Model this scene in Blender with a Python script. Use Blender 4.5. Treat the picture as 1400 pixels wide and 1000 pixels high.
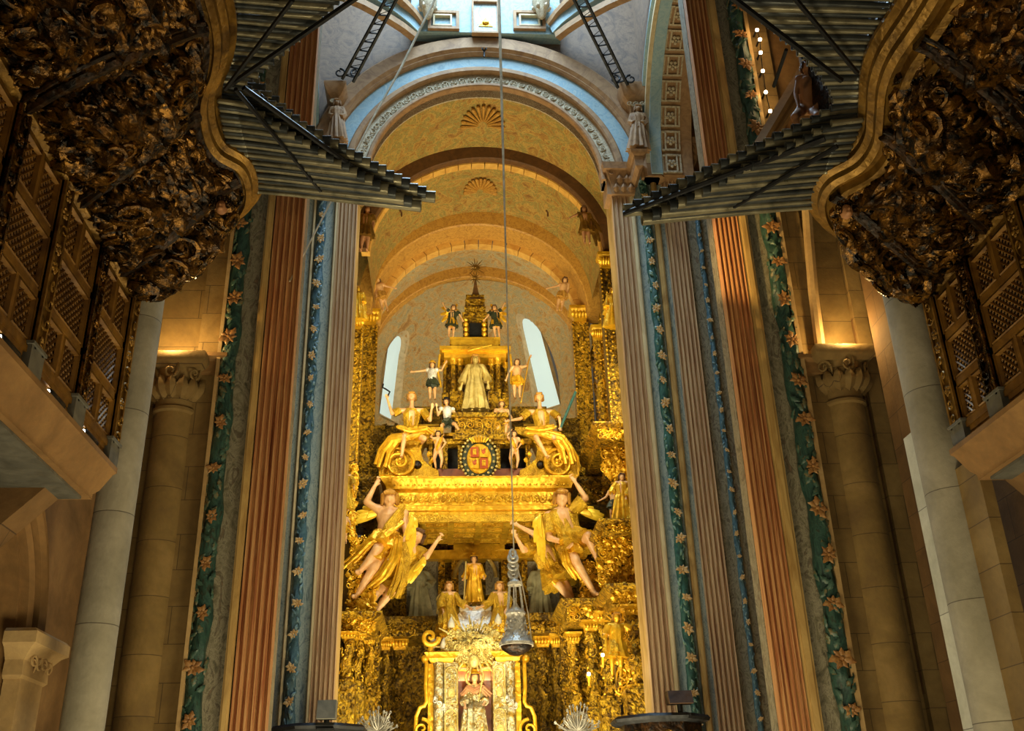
import bpy, math, random
import numpy as np
from mathutils import Vector, Matrix

for o in list(bpy.data.objects):
    bpy.data.objects.remove(o)
S = bpy.context.scene
COL = S.collection
PI = math.pi
random.seed(7)

# ------------------------------------------------------------------ camera
VN = np.array([612. - 700, 1150. - 500]); VZ = np.array([618. - 700, -2400. - 500])
F = math.sqrt(-(VN @ VZ))
_y = np.array([VN[0], VN[1], F]); _y /= np.linalg.norm(_y)
_z = np.array([VZ[0], VZ[1], F]); _z /= np.linalg.norm(_z)
_x = np.cross(_y, _z); _x /= np.linalg.norm(_x)
if _x[0] < 0: _x = -_x
RC = np.stack([_x, _y, _z], 1)
CP = np.array([-0.8, 0., 1.6])
cam = bpy.data.cameras.new('camera'); camo = bpy.data.objects.new('camera', cam); COL.objects.link(camo)
cam.sensor_width = 36; cam.sensor_fit = 'HORIZONTAL'; cam.lens = F / 1400 * 36; cam.clip_end = 200
m = np.eye(4); m[:3, 0] = RC[0]; m[:3, 1] = -RC[1]; m[:3, 2] = -RC[2]; m[:3, 3] = CP
camo.matrix_world = Matrix(m.tolist())
S.camera = camo

def P(px, py, Y):
    """point of the place seen at a pixel of the photograph, at depth Y down the nave"""
    r = RC.T @ np.array([(px - 700) / F, (py - 500) / F, 1.])
    return Vector(CP + r * (Y / r[1]))
def PX(px, Y, py=600): return P(px, py, Y).x
def PZ(py, Y, px=655): return P(px, py, Y).z

# ------------------------------------------------------------------ view, world, lights
S.view_settings.view_transform = 'Standard'; S.view_settings.look = 'None'
S.view_settings.gamma = 1; S.view_settings.use_curve_mapping = False
S.view_settings.exposure = 0.0
w = bpy.data.worlds.new('world'); S.world = w; w.use_nodes = True
w.node_tree.nodes['Background'].inputs[0].default_value = (0.80, 0.72, 0.55, 1)
w.node_tree.nodes['Background'].inputs[1].default_value = 0.10

WARM = (1.0, 0.83, 0.50); COOL = (0.56, 0.79, 1.0); GOLDL = (1.0, 0.86, 0.53)
def area(name, loc, target, size, power, col, sy=None):
    l = bpy.data.lights.new(name, 'AREA'); l.energy = power; l.color = col; l.size = size
    if sy: l.shape = 'RECTANGLE'; l.size_y = sy
    o = bpy.data.objects.new(name, l); COL.objects.link(o); o.location = loc
    o.rotation_euler = (Vector(target) - Vector(loc)).to_track_quat('-Z', 'Y').to_euler(); return o
def spot(name, loc, target, power, col, ang=60, rad=.1, blend=.6):
    l = bpy.data.lights.new(name, 'SPOT'); l.energy = power; l.color = col; l.spot_size = math.radians(ang)
    l.shadow_soft_size = rad; l.spot_blend = blend
    o = bpy.data.objects.new(name, l); COL.objects.link(o); o.location = loc
    o.rotation_euler = (Vector(target) - Vector(loc)).to_track_quat('-Z', 'Y').to_euler(); return o
def point(name, loc, power, col, rad=.05):
    l = bpy.data.lights.new(name, 'POINT'); l.energy = power; l.color = col; l.shadow_soft_size = rad
    o = bpy.data.objects.new(name, l); COL.objects.link(o); o.location = loc; return o
# daylight falling from the windows of the crossing lantern
area('lantern_daylight', (0.2, 18.0, 27.5), (0.2, 19.5, 15), 5.0, 2700, COOL)
area('lantern_west_daylight', (0.2, 15.6, 25.5), (0.2, 22, 19), 3.5, 180, COOL)
# unseen warm lights added inside the chancel to brighten altar, vault and apse
area('chancel_fill_left', (-2.6, 23.6, 12.5), (0.4, 29, 12.5), 1.2, 190, GOLDL)
area('chancel_fill_right', (3.1, 23.6, 12.5), (0.0, 29, 12.5), 1.2, 190, GOLDL)
area('altar_fill', (0.2, 22.2, 3.2), (0.2, 28, 9), 2.6, 390, GOLDL)
area('vault_fill', (0.2, 24.0, 13.5), (0.2, 26.0, 21), 3.2, 200, GOLDL)
area('apse_fill', (0.2, 29.6, 15.0), (0.2, 33.5, 17.5), 2.6, 150, (1.0, 0.86, 0.6))
area('canopy_fill', (0.2, 27.4, 5.2), (0.2, 28.6, 9.5), 1.5, 150, GOLDL)
spot('left_columns_fill', (0.6, 22.6, 3.0), (-3.2, 26.6, 4.6), 420, GOLDL, 50)
spot('right_columns_fill', (-0.4, 22.6, 3.0), (3.6, 26.4, 4.8), 520, GOLDL, 56)
spot('camarin_fill', (0.1, 23.5, 6.4), (0.1, 27.2, 5.3), 420, (1, .85, .55), 30)
# unseen warm lights added to brighten nave, crossing and organ galleries
area('nave_fill_left', (-3.0, 8.0, 0.6), (-5.2, 13.5, 7), 1.6, 135, WARM)
area('nave_fill_right', (3.4, 7.5, 0.6), (5.8, 13.5, 7), 1.6, 135, WARM)
area('crossing_fill_left', (-1.6, 17.6, 0.8), (-3.6, 21.8, 9), 1.4, 400, WARM)
area('crossing_fill_right', (2.0, 17.6, 0.8), (4.2, 21.8, 9), 1.4, 430, WARM)
area('crossing_fill_near', (0.2, 11.5, 0.7), (0.2, 16.5, 9), 3.0, 290, WARM)
spot('gallery_fill_left', (1.8, 3.5, 4.2), (-4.0, 8.6, 7.9), 330, (1.0, .70, .36), 60)
spot('gallery_fill_right', (-1.2, 3.0, 4.2), (4.2, 7.8, 7.9), 230, (1.0, .74, .42), 60)
spot('pier_spot_right', P(850, 300, 13.0) + Vector((0, 0, 0)), P(1012, 350, 14.4), 420, (1, .66, .25), 44)

# ------------------------------------------------------------------ materials
def srgb(h):
    h = h.lstrip('#'); c = [int(h[i:i + 2], 16) / 255 for i in (0, 2, 4)]
    return tuple(((x + .055) / 1.055) ** 2.4 if x > .04045 else x / 12.92 for x in c) + (1,)
class NT:
    def __init__(s, name):
        s.m = bpy.data.materials.new(name); s.m.use_nodes = True; s.t = s.m.node_tree; s.n = s.t.nodes
        s.b = s.n['Principled BSDF']; s.co = s.n.new('ShaderNodeTexCoord').outputs['Object']
    def node(s, typ, ins=None, **kw):
        nd = s.n.new(typ)
        for k, v in kw.items(): setattr(nd, k, v)
        for k, v in (ins or {}).items():
            if isinstance(v, bpy.types.NodeSocket): s.t.links.new(v, nd.inputs[k])
            else: nd.inputs[k].default_value = v
        return nd
    def map(s, sc=(1, 1, 1), v=None): return s.node('ShaderNodeMapping', {'Vector': v or s.co, 'Scale': sc}).outputs[0]
    def noise(s, scale, detail=4, dist=0, v=None, rough=.6):
        return s.node('ShaderNodeTexNoise', {'Vector': v or s.co, 'Scale': scale, 'Detail': detail, 'Distortion': dist, 'Roughness': rough}).outputs[0]
    def vor(s, scale, v=None, feature='F1', out='Distance'):
        return s.node('ShaderNodeTexVoronoi', {'Vector': v or s.co, 'Scale': scale}, feature=feature).outputs[out]
    def ramp(s, fac, stops, interp='LINEAR'):
        r = s.node('ShaderNodeValToRGB', {'Fac': fac}); e = r.color_ramp.elements; r.color_ramp.interpolation = interp
        while len(e) < len(stops): e.new(.5)
        for i, (p, c) in enumerate(stops): e[i].position = p; e[i].color = c if isinstance(c, tuple) else srgb(c)
        return r.outputs[0]
    def mix(s, fac, a, b, mode='MIX'):
        nd = s.node('ShaderNodeMix', data_type='RGBA', blend_type=mode)
        for i, v in ((0, fac), (6, a), (7, b)):
            if isinstance(v, bpy.types.NodeSocket): s.t.links.new(v, nd.inputs[i])
            else: nd.inputs[i].default_value = v if i == 0 or isinstance(v, tuple) else srgb(v)
        return nd.outputs[2]
    def math(s, op, a, b=0):
        return s.node('ShaderNodeMath', {0: a, 1: b}, operation=op).outputs[0]
    def bump(s, h, strength=.5, dist=.02, prev=None):
        ins = {'Height': h, 'Strength': strength, 'Distance': dist}
        if prev: ins['Normal'] = prev
        return s.node('ShaderNodeBump', ins).outputs[0]
    def fin(s, col, rough=.6, metal=0, normal=None, spec=None):
        for k, v in (('Base Color', col), ('Roughness', rough), ('Metallic', metal), ('Normal', normal), ('Specular IOR Level', spec)):
            if v is None: continue
            if isinstance(v, bpy.types.NodeSocket): s.t.links.new(v, s.b.inputs[k])
            else: s.b.inputs[k].default_value = srgb(v) if isinstance(v, str) else v
        return s.m

def stone(name, a, b, c, bw=1.15, bh=.52, joints=True, rough=.85):
    t = NT(name)
    sep = t.node('ShaderNodeSeparateXYZ', {0: t.co})
    xy = t.math('ADD', sep.outputs[0], sep.outputs[1])
    uv = t.node('ShaderNodeCombineXYZ', {0: xy, 1: sep.outputs[2]}).outputs[0]
    n = t.noise(1.3, 5, .5); n2 = t.noise(14, 6)
    col = t.ramp(n, [(.3, a), (.5, b), (.72, c)])
    col = t.mix(.35, col, t.ramp(n2, [(.3, a), (.7, c)]), 'OVERLAY')
    nm = t.bump(n2, .35, .02)
    if joints:
        br = t.node('ShaderNodeTexBrick', {'Vector': uv, 'Scale': 1.0, 'Mortar Size': .006, 'Mortar Smooth': .3, 'Brick Width': bw, 'Row Height': bh, 'Bias': 0.0,
                                           'Color1': (.5, .5, .5, 1), 'Color2': (.75, .75, .75, 1), 'Mortar': (0, 0, 0, 1)})
        col = t.mix(.35, col, br.outputs[0], 'OVERLAY')
        col = t.mix(t.math('MULTIPLY', br.outputs[1], .45), col, '#3a2a18')
        nm = t.bump(t.math('SUBTRACT', 1.0, br.outputs[1]), .5, .01, nm)
    return t.fin(col, rough, 0, nm)
def painted(name, stops, scale=2.0, dist=3.0, rough=.55, sc=(1, 1, .6), bump=.15, lines=None, lw=.17):
    t = NT(name); v = t.map(sc)
    n = t.noise(scale, 6, dist, v); col = t.ramp(n, stops)
    if lines:
        w_ = t.noise(scale * 1.6, 3, dist * 1.3, v)
        band = t.ramp(t.math('ABSOLUTE', t.math('SUBTRACT', t.math('FRACT', t.math('MULTIPLY', w_, 9.0)), .5)), [(.0, (1, 1, 1, 1)), (lw, (0, 0, 0, 1))])
        col = t.mix(t.math('MULTIPLY', band, .65), col, lines)
    return t.fin(col, rough, 0, t.bump(n, bump, .02))
def gilt(name, a, b, rough=.32, metal=.75, bs=0, bd=.03, strength=.8, nscale=3.0, dark=None):
    t = NT(name); n = t.noise(nscale, 5, 1.0)
    col = t.ramp(n, [(.32, a), (.66, b)])
    if dark:
        col = t.mix(t.ramp(t.noise(nscale * 2.1, 4, 1.5), [(.42, (0, 0, 0, 1)), (.6, (1, 1, 1, 1))]), col, dark)
    nm = None
    if bs:
        v = t.mix(.12, t.co, t.node('ShaderNodeTexNoise', {'Vector': t.co, 'Scale': bs * .6, 'Detail': 2}).outputs[1], 'LINEAR_LIGHT')
        h = t.vor(bs, v, 'SMOOTH_F1')
        nm = t.bump(h, strength, bd)
        nm = t.bump(t.noise(bs * 2.2, 3, 2.0), strength * .6, bd * .5, nm)
    r = t.ramp(t.noise(9, 3), [(.3, (rough * .8,) * 3 + (1,)), (.7, (min(1, rough * 1.35),) * 3 + (1,))])
    return t.fin(col, r, metal, nm)
M = {}
M['gold'] = gilt('gold_leaf', '#c48e12', '#f0bc2c', .33, .5, 8, .04, .5)
M['gold_carved'] = gilt('carved_gold_leaf', '#ae8210', '#ecbc2a', .33, .54, 11, .09, 1.0, dark='#5e420c')
M['gold_fine'] = gilt('finely_carved_gold', '#aa7e10', '#ecbe2c', .33, .5, 20, .04, .9)
M['wing_gold'] = gilt('bright_wing_gold', '#e0b020', '#ffd83a', .35, .3)
M['gold_dark'] = gilt('dark_carved_gold', '#6e5010', '#b08a1c', .38, .6, 11, .07, 1.0, dark='#3c2a08')  # darker carved gold; shade at the altar's back is in its colour
M['gold_pale'] = gilt('pale_gilding', '#a88c3c', '#d8c478', .35, .45, 22, .02, .7)
M['silver_gilt'] = gilt('silver_gilt_relief', '#a39a6c', '#ded8b4', .28, .6, 16, .04, .9, dark='#9c7a20')
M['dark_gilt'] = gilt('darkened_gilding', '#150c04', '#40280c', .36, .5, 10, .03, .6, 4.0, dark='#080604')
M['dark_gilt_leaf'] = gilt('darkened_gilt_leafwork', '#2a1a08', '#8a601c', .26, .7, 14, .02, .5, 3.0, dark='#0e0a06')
M['gilt_mould'] = gilt('gilt_moulding', '#50380f', '#94702c', .36, .6, 12, .02, .4)
M['gilt_wood'] = gilt('gilt_lattice_wood', '#54360e', '#87601e', .45, .35)
M['rough_wood'] = gilt('brown_wood', '#2a1a0c', '#4c3216', .6, 0)
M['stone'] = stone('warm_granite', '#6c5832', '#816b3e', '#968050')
M['stone_dark'] = stone('shaded_granite', '#5c4524', '#735831', '#876a40')  # darker copy of the warm granite, shade put into the colour
M['stone_grey'] = stone('grey_granite_column', '#85806e', '#989382', '#aba594', 30, 1.3)  # cool daylight on the two near columns is put into this grey
M['stone_drum'] = stone('warm_granite_drums', '#6f5a34', '#86703f', '#9c8352', 30, .8)
M['stone_plain'] = stone('plain_granite', '#73592f', '#8c6d40', '#a58450', joints=False)
M['stone_trim'] = stone('light_granite_trim', '#9c8358', '#b39a6c', '#c9b283', joints=False)
M['fresco'] = painted('golden_fresco', [(.28, '#7e5624'), (.40, '#a9843a'), (.47, '#8c8544'), (.53, '#b99748'), (.62, '#a27a34'), (.72, '#805a28')], 1.9, 1.8, .7, (1, 1, 1), .3, '#5a2c0c', .24)
M['fresco_pale'] = painted('pale_fresco', [(.28, '#94703a'), (.40, '#b4955a'), (.47, '#9c9a78'), (.54, '#bda068'), (.64, '#a98448'), (.74, '#8c683a')], 2.0, 1.8, .7, (1, 1, 1), .3, '#6a4420', .22)
M['rib_brown'] = painted('brown_painted_rib', [(.3, '#4e3214'), (.7, '#6f4a20')], 3, 1.5, .7, (1, 1, 1))
M['rib_gold'] = painted('ochre_rib_with_scrolls', [(.3, '#9c6c24'), (.6, '#cb993e'), (.75, '#a87a30')], 4, 3, .6, (1, 1, 1), .4, '#7a4a18')
M['voussoir'] = painted('golden_voussoirs', [(.3, '#c08a38'), (.7, '#e0b254')], 3, 1, .65, (1, 1, 1))
M['plaster_blue'] = painted('blue_painted_plaster', [(.28, '#6f8c98'), (.45, '#98b0b4'), (.6, '#7f9fac'), (.75, '#b0bcb4')], 2.5, 2.5, .7, (1, 1, 1))
M['plaster_pale'] = painted('pale_plaster', [(.3, '#a3926f'), (.6, '#c2b08a'), (.8, '#aa9a78')], 2.5, 2, .7, (1, 1, 1))
M['plaster_tan'] = painted('tan_painted_moulding', [(.3, '#7c5c3c'), (.6, '#9f7c54'), (.8, '#8f7250')], 2.5, 2, .7, (1, 1, 1))
M['plaster_brown'] = painted('brown_painted_squinch', [(.3, '#52443a'), (.6, '#76604c'), (.8, '#625244')], 2.0, 3, .7, (1, 1, 1), .2, '#4a3d30')
M['relief'] = painted('painted_scroll_relief', [(.3, '#8d7a5c'), (.5, '#bcae90'), (.65, '#c9bd9f'), (.8, '#8f7a58')], 5, 3, .7, (1, 1, 1), .6, '#6a5238')
M['marble_blue'] = painted('blue_grey_marbling', [(.3, '#6a7c7e'), (.44, '#9aaaa6'), (.55, '#abb6ac'), (.64, '#7a8c8e'), (.74, '#b4baae')], 4.4, 2.4, .5, (1, 1, .45), .1, '#3e4e52')
M['marble_grey'] = painted('grey_brown_marbling', [(.3, '#545040'), (.42, '#7b745c'), (.53, '#989078'), (.62, '#625a48'), (.72, '#8e745a')], 4.4, 2.6, .5, (1, 1, .5), .1, '#35332a')
M['flute'] = painted('rose_ochre_marbling', [(.3, '#6e3a20'), (.42, '#ac6e42'), (.52, '#c99a64'), (.6, '#96522e'), (.72, '#d0ac78')], 3.0, .8, .5, (7, 7, .12), .05)
M['flute_pale'] = painted('pale_rose_marbling', [(.3, '#7c5840'), (.42, '#b3906c'), (.52, '#cdb288'), (.6, '#986a4c'), (.72, '#d2bd94')], 3.0, .8, .5, (7, 7, .12), .05)
M['strip'] = painted('ochre_fillet', [(.3, '#94713a'), (.6, '#c2a263'), (.8, '#a88648')], 3.0, 1.0, .5, (1, 1, .3))
M['strip_white'] = painted('cream_fillet', [(.3, '#bda77c'), (.6, '#dbcba0'), (.8, '#c9b68a')], 3.0, 1.0, .5, (1, 1, .3))
M['teal'] = painted('painted_green_leaves', [(.25, '#14302e'), (.42, '#2a5450'), (.55, '#3c6a5e'), (.66, '#23403c'), (.8, '#6f927c')], 4.0, 4.0, .45, (1, 1, .5), .5, '#102523')
M['teal_dark'] = painted('painted_dark_green_leaves', [(.25, '#10211f'), (.42, '#223f38'), (.55, '#34564a'), (.66, '#2c2e22'), (.8, '#5d7866')], 4.0, 4.0, .45, (1, 1, .5), .5, '#0c1917')
M['blue_leaf'] = painted('painted_blue_leaves', [(.25, '#223a44'), (.42, '#3c5c6a'), (.55, '#4e707a'), (.66, '#304850'), (.8, '#7f9692')], 4.0, 4.0, .45, (1, 1, .5), .4, '#1a303c')
M['teal_leaf'] = painted('painted_leaf_blades', [(.3, '#2c4a44'), (.5, '#5d8376'), (.7, '#96ac92')], 7, 1, .45, (1, 1, 1))
M['teal_dark_leaf'] = painted('painted_dark_leaf_blades', [(.3, '#1c322c'), (.5, '#3f5e50'), (.62, '#6a5a34'), (.75, '#7d9480')], 7, 1, .45, (1, 1, 1))
M['blue_leaf2'] = painted('painted_blue_leaf_blades', [(.3, '#33505c'), (.5, '#638490'), (.7, '#9bb0a8')], 7, 1, .45, (1, 1, 1))
M['flower'] = painted('painted_ochre_flower', [(.3, '#a87844'), (.5, '#c9a468'), (.7, '#dcc494')], 9, 1, .5, (1, 1, 1))
M['flower_red'] = painted('painted_red_flower', [(.3, '#6a4420'), (.5, '#966a38'), (.7, '#b08c54')], 9, 1, .5, (1, 1, 1))
M['iron'] = gilt('dark_iron', '#16181a', '#2a2c2e', .5, .6)
M['tin'] = gilt('dull_tin_pipe', '#686654', '#a09a7e', .34, .55)
M['tin_dark'] = gilt('dark_tin_pipe', '#31383c', '#565a58', .36, .55)
M['silver'] = gilt('silver', '#b4b1a6', '#eeeadc', .28, .25, 18, .02, .5)
M['silver_dull'] = gilt('dull_silver', '#55524a', '#8c887c', .35, .5)
M['rope'] = gilt('pale_rope', '#b4a684', '#e6dcc0', .8, 0)
M['rope_dark'] = gilt('dark_rope', '#574a38', '#7d6c50', .8, 0)
M['flesh'] = gilt('polychrome_flesh', '#c28c52', '#e2b47c', .42, 0)
M['flesh_brown'] = gilt('brown_wood_flesh', '#8a5c38', '#bc8656', .6, 0)
M['cloth_red'] = gilt('red_cloth', '#4a1408', '#7c2c14', .5, .1)
M['arms_red'] = gilt('orange_red_enamel', '#8a3a10', '#b8541c', .4, .2)
M['cloth_dark'] = gilt('dark_painted_cloth', '#22281c', '#3e4428', .5, .2)
M['cloth_grey'] = gilt('painted_grey_figure', '#7d7a5c', '#a8a37e', .6, 0, 6, .03, .4)
M['hair'] = gilt('brown_hair', '#3c2410', '#6e4820', .5, .2, 24, .02, .8)
M['hair_gold'] = gilt('golden_hair', '#8a5a18', '#c08c30', .4, .4, 24, .02, .8)
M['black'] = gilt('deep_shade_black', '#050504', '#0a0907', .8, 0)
M['red_marble'] = gilt('red_marble_plinth', '#5c2c14', '#8a4a22', .45, 0)
M['stone_pale'] = stone('daylit_pale_granite', '#a3a292', '#b8b7a8', '#c8c7ba', 30, 1.3)  # daylight on a column edge put into the stone colour
M['white_wax'] = gilt('white_wax', '#a8a08a', '#cfc8b0', .5, 0)
M['slate'] = gilt('slate_grey_paint', '#4c4c44', '#68665a', .6, 0)
def emit(name, col, st):
    t = NT(name); t.b.inputs['Base Color'].default_value = col; t.b.inputs['Emission Color'].default_value = col
    t.b.inputs['Emission Strength'].default_value = st; return t.m
M['bulb'] = emit('lit_bulb', (1, .72, .35, 1), 30)
M['led'] = emit('lit_led', (1, .95, .85, 1), 14)
M['day_glass'] = emit('daylit_window_glass', (.55, .74, .80, 1), .42)
M['day_white'] = emit('bright_white_opening', (1, .97, .86, 1), 1.2)

# ------------------------------------------------------------------ mesh building
def frame(n, up=Vector((0, 0, 1))):
    n = Vector(n).normalized()
    if abs(n.dot(up)) > .98: up = Vector((0, 1, 0))
    x = up.cross(n).normalized(); y = n.cross(x)
    return Matrix((x, y, n)).transposed()
class MB:
    def __init__(s): s.v = []; s.f = []; s.nv = 0
    def add(s, V, Fc):
        V = np.asarray([tuple(p) for p in V] if not isinstance(V, np.ndarray) else V, float)
        s.v.append(V); o = s.nv; s.f.extend([tuple(i + o for i in f) for f in Fc]); s.nv += len(V); return s
    def inst(s, tpl, loc, mat3=None, sc=1.0):
        V, Fc = tpl; A = np.array(mat3) if mat3 is not None else np.eye(3)
        return s.add((V * (np.array(sc) if np.ndim(sc) else sc)) @ A.T + np.array(tuple(loc)), Fc)
    def loft(s, rings, cu=True, cap=True, cv=False):
        n = len(rings[0]); V = [p for r in rings for p in r]; Fc = []; R = len(rings)
        for i in range(R if cv else R - 1):
            i2 = (i + 1) % R
            for j in range(n if cu else n - 1):
                k = (j + 1) % n; Fc.append((i * n + j, i * n + k, i2 * n + k, i2 * n + j))
        if cap and cu and not cv:
            Fc.append(tuple(range(n - 1, -1, -1))); Fc.append(tuple((R - 1) * n + j for j in range(n)))
        return s.add(V, Fc)
    def box(s, a, b):
        x0, x1 = sorted((a[0], b[0])); y0, y1 = sorted((a[1], b[1])); z0, z1 = sorted((a[2], b[2]))
        V = [(x0, y0, z0), (x1, y0, z0), (x1, y1, z0), (x0, y1, z0), (x0, y0, z1), (x1, y0, z1), (x1, y1, z1), (x0, y1, z1)]
        return s.add(V, [(3, 2, 1, 0), (4, 5, 6, 7), (0, 1, 5, 4), (1, 2, 6, 5), (2, 3, 7, 6), (3, 0, 4, 7)])
    def lathe(s, prof, c, n=16, A=None, cap=True, mod=None):
        c = Vector(c); rings = []
        for r, z in prof:
            ring = []
            for j in range(n):
                t = 2 * PI * j / n; rr = r * (mod(t, z) if mod else 1); p = Vector((rr * math.cos(t), rr * math.sin(t), z))
                ring.append((A @ p if A else p) + c)
            rings.append(ring)
        return s.loft(rings, True, cap)
    def tube(s, path, rad, n=8, cap=True, flat=1.0, closed=False):
        path = [Vector(p) for p in path]; N = len(path)
        if not hasattr(rad, '__len__'): rad = [rad] * N
        rings = []; up = None
        for i, p in enumerate(path):
            t = ((path[(i + 1) % N] if closed else path[min(i + 1, N - 1)]) - (path[i - 1] if closed else path[max(i - 1, 0)]))
            t = t.normalized() if t.length > 1e-9 else Vector((0, 0, 1))
            if up is None: up = Vector((0, 0, 1)) if abs(t.z) < .9 else Vector((0, 1, 0))
            x = up.cross(t)
            if x.length < 1e-6: x = Vector((1, 0, 0)).cross(t)
            x.normalize(); y = t.cross(x); up = y
            rings.append([p + x * rad[i] * math.cos(2 * PI * j / n) + y * rad[i] * flat * math.sin(2 * PI * j / n) for j in range(n)])
        return s.loft(rings, True, cap, closed)
    def ell(s, c, r, n=12, m=8, A=None):
        c = Vector(c); r = (r, r, r) if not hasattr(r, '__len__') else r
        V = []; Fc = []
        for i in range(m + 1):
            a = PI * i / m
            for j in range(n):
                b = 2 * PI * j / n; p = Vector((r[0] * math.sin(a) * math.cos(b), r[1] * math.sin(a) * math.sin(b), r[2] * math.cos(a)))
                V.append((A @ p if A else p) + c)
        for i in range(m):
            for j in range(n):
                k = (j + 1) % n; Fc.append((i * n + j, (i + 1) * n + j, (i + 1) * n + k, i * n + k))
        return s.add(V, Fc)
    def cap(s, a, b, ra, rb, n=10):
        a = Vector(a); b = Vector(b); d = b - a; L = d.length
        if L < 1e-6: return s.ell(a, ra)
        A = frame(d); prof = []
        for i in range(5): t = -PI / 2 + (PI / 2) * i / 4; prof.append((max(ra * math.cos(t), 1e-4), ra * math.sin(t)))
        for i in range(5): t = (PI / 2) * i / 4; prof.append((max(rb * math.cos(t), 1e-4), L + rb * math.sin(t)))
        return s.lathe(prof, a, n, A)
    def prism(s, poly, a, b):
        """poly of 3d points extruded by vector b-a"""
        d = Vector(b) - Vector(a)
        return s.loft([[Vector(p) for p in poly], [Vector(p) + d for p in poly]], True, True)
    def grid(s, fn, nu, nv, skip=None):
        V = [fn(i / nu, j / nv) for i in range(nu + 1) for j in range(nv + 1)]; Fc = []
        for i in range(nu):
            for j in range(nv):
                if skip and skip((i + .5) / nu, (j + .5) / nv): continue
                a = i * (nv + 1) + j; Fc.append((a, a + 1, a + nv + 2, a + nv + 1))
        return s.add(V, Fc)
    def mesh(s, name, m, sharp=40):
        me = bpy.data.meshes.new(name)
        V = np.concatenate(s.v) if s.v else np.zeros((0, 3))
        me.from_pydata(V.tolist(), [], s.f); me.validate()
        me.materials.append(M[m] if isinstance(m, str) else m)
        me.polygons.foreach_set('use_smooth', [True] * len(me.polygons))
        try: me.set_sharp_from_angle(angle=math.radians(sharp))
        except Exception: pass
        return me
    def obj(s, name, m, parent=None, sharp=40, **kw):
        o = bpy.data.objects.new(name, s.mesh(name, m, sharp)); COL.objects.link(o)
        if parent: link(o, parent)
        tag(o, **kw); return o
def link(o, parent):
    o.parent = parent
    p = Vector((0, 0, 0)); q = parent
    while q: p += q.location; q = q.parent
    o.location = -p                       # meshes are written in room coordinates
def tag(o, label=None, cat=None, group=None, kind=None):
    if label: o['label'] = label
    if cat: o['category'] = cat
    if group: o['group'] = group
    if kind: o['kind'] = kind
    return o
def thing(name, label, cat, loc=(0, 0, 0), group=None):
    o = bpy.data.objects.new(name, None); COL.objects.link(o); o.location = loc; o.empty_display_size = .2
    return tag(o, label, cat, group)
def struct(mb, name, m, **kw): return mb.obj(name, m, None, kind='structure', **kw)
def remesh(mb, name, m, vox, smooth=2):
    o = bpy.data.objects.new('tmp', mb.mesh('tmp', m)); COL.objects.link(o)
    r = o.modifiers.new('r', 'REMESH'); r.mode = 'VOXEL'; r.voxel_size = vox; r.use_smooth_shade = True
    if smooth: q = o.modifiers.new('s', 'SMOOTH'); q.iterations = smooth; q.factor = .5
    me = bpy.data.meshes.new_from_object(o.evaluated_get(bpy.context.evaluated_depsgraph_get()))
    me.name = name; me.materials.clear(); me.materials.append(M[m]); bpy.data.objects.remove(o)
    me.polygons.foreach_set('use_smooth', [True] * len(me.polygons)); return me

# ornament templates, unit size, lying on the xy plane with z outwards
def _t(mb): return (np.concatenate(mb.v), mb.f)
def t_scroll(turns=1.4, sgn=1):
    b = MB(); pts = []; rad = []
    for i in range(15):
        t = i / 14; a = sgn * (turns * 2 * PI * t); r = .55 * (1 - t) ** .8 + .06
        pts.append(Vector((r * math.cos(a) - .1, r * math.sin(a), .12 + .22 * math.sin(PI * t)))); rad.append(.13 * (1 - .55 * t))
    pts = [Vector((.45, -.85 * sgn, .02)), Vector((.50, -.45 * sgn, .1))] + pts; rad = [.03, .1] + rad
    b.tube(pts, rad, 5); return _t(b)
def t_leaf(bend=.5):
    b = MB()
    def fn(u, v):
        wv = (math.sin(PI * min(1, u * 1.05)) ** .7) * .36 * (1 + .28 * math.cos(u * 22)); x = (v - .5) * 2 * wv
        return Vector((x + bend * .35 * math.sin(u * 2.5), u * 1.3 - .6, .14 + .36 * math.sin(u * 2.6) - abs(v - .5) * .35 + .02))
    b.grid(fn, 9, 4); b.grid(lambda u, v: fn(u, 1 - v) - Vector((0, 0, .08)), 9, 4); return _t(b)
def t_flower():
    b = MB(); b.ell((0, 0, .18), (.2, .2, .2), 6, 4)
    for k in range(5):
        a = 2 * PI * k / 5; b.ell((.42 * math.cos(a), .42 * math.sin(a), .12), (.26, .26, .16), 6, 4)
    return _t(b)
def t_stud(): b = MB(); b.ell((0, 0, .1), (.5, .5, .5), 6, 4); return _t(b)
TS = [t_scroll(1.4, 1), t_scroll(1.2, -1), t_leaf(.6), t_leaf(-.6), t_leaf(0), t_flower()]
STUD = t_stud()
def ornament(mb, fn, n, size, seed=0, kinds=(0, 1, 2, 3, 5), along=None, jitter=.4, u0=0, u1=1, v0=0, v1=1, el=1.0):
    """scatter n carved scrolls, leaves and blossoms on surface fn(u,v)->(point, normal)"""
    rn = random.Random(seed)
    g = max(1, int(math.sqrt(n)))
    for i in range(n):
        u = u0 + (u1 - u0) * rn.random(); v = v0 + (v1 - v0) * rn.random()
        p, nn = fn(u, v); A = frame(nn); A = A @ Matrix.Rotation(rn.uniform(0, 2 * PI) if along is None else along + rn.uniform(-.5, .5), 3, 'Z')
        sz = size * rn.uniform(1 - jitter, 1 + jitter)
        mb.inst(TS[rn.choice(kinds)], p, A, (sz, sz * el, sz * 1.15))
def plane_fn(p0, du, dv, nrm):
    p0, du, dv, nrm = map(Vector, (p0, du, dv, nrm)); return lambda u, v: (p0 + du * u + dv * v, nrm)
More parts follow.
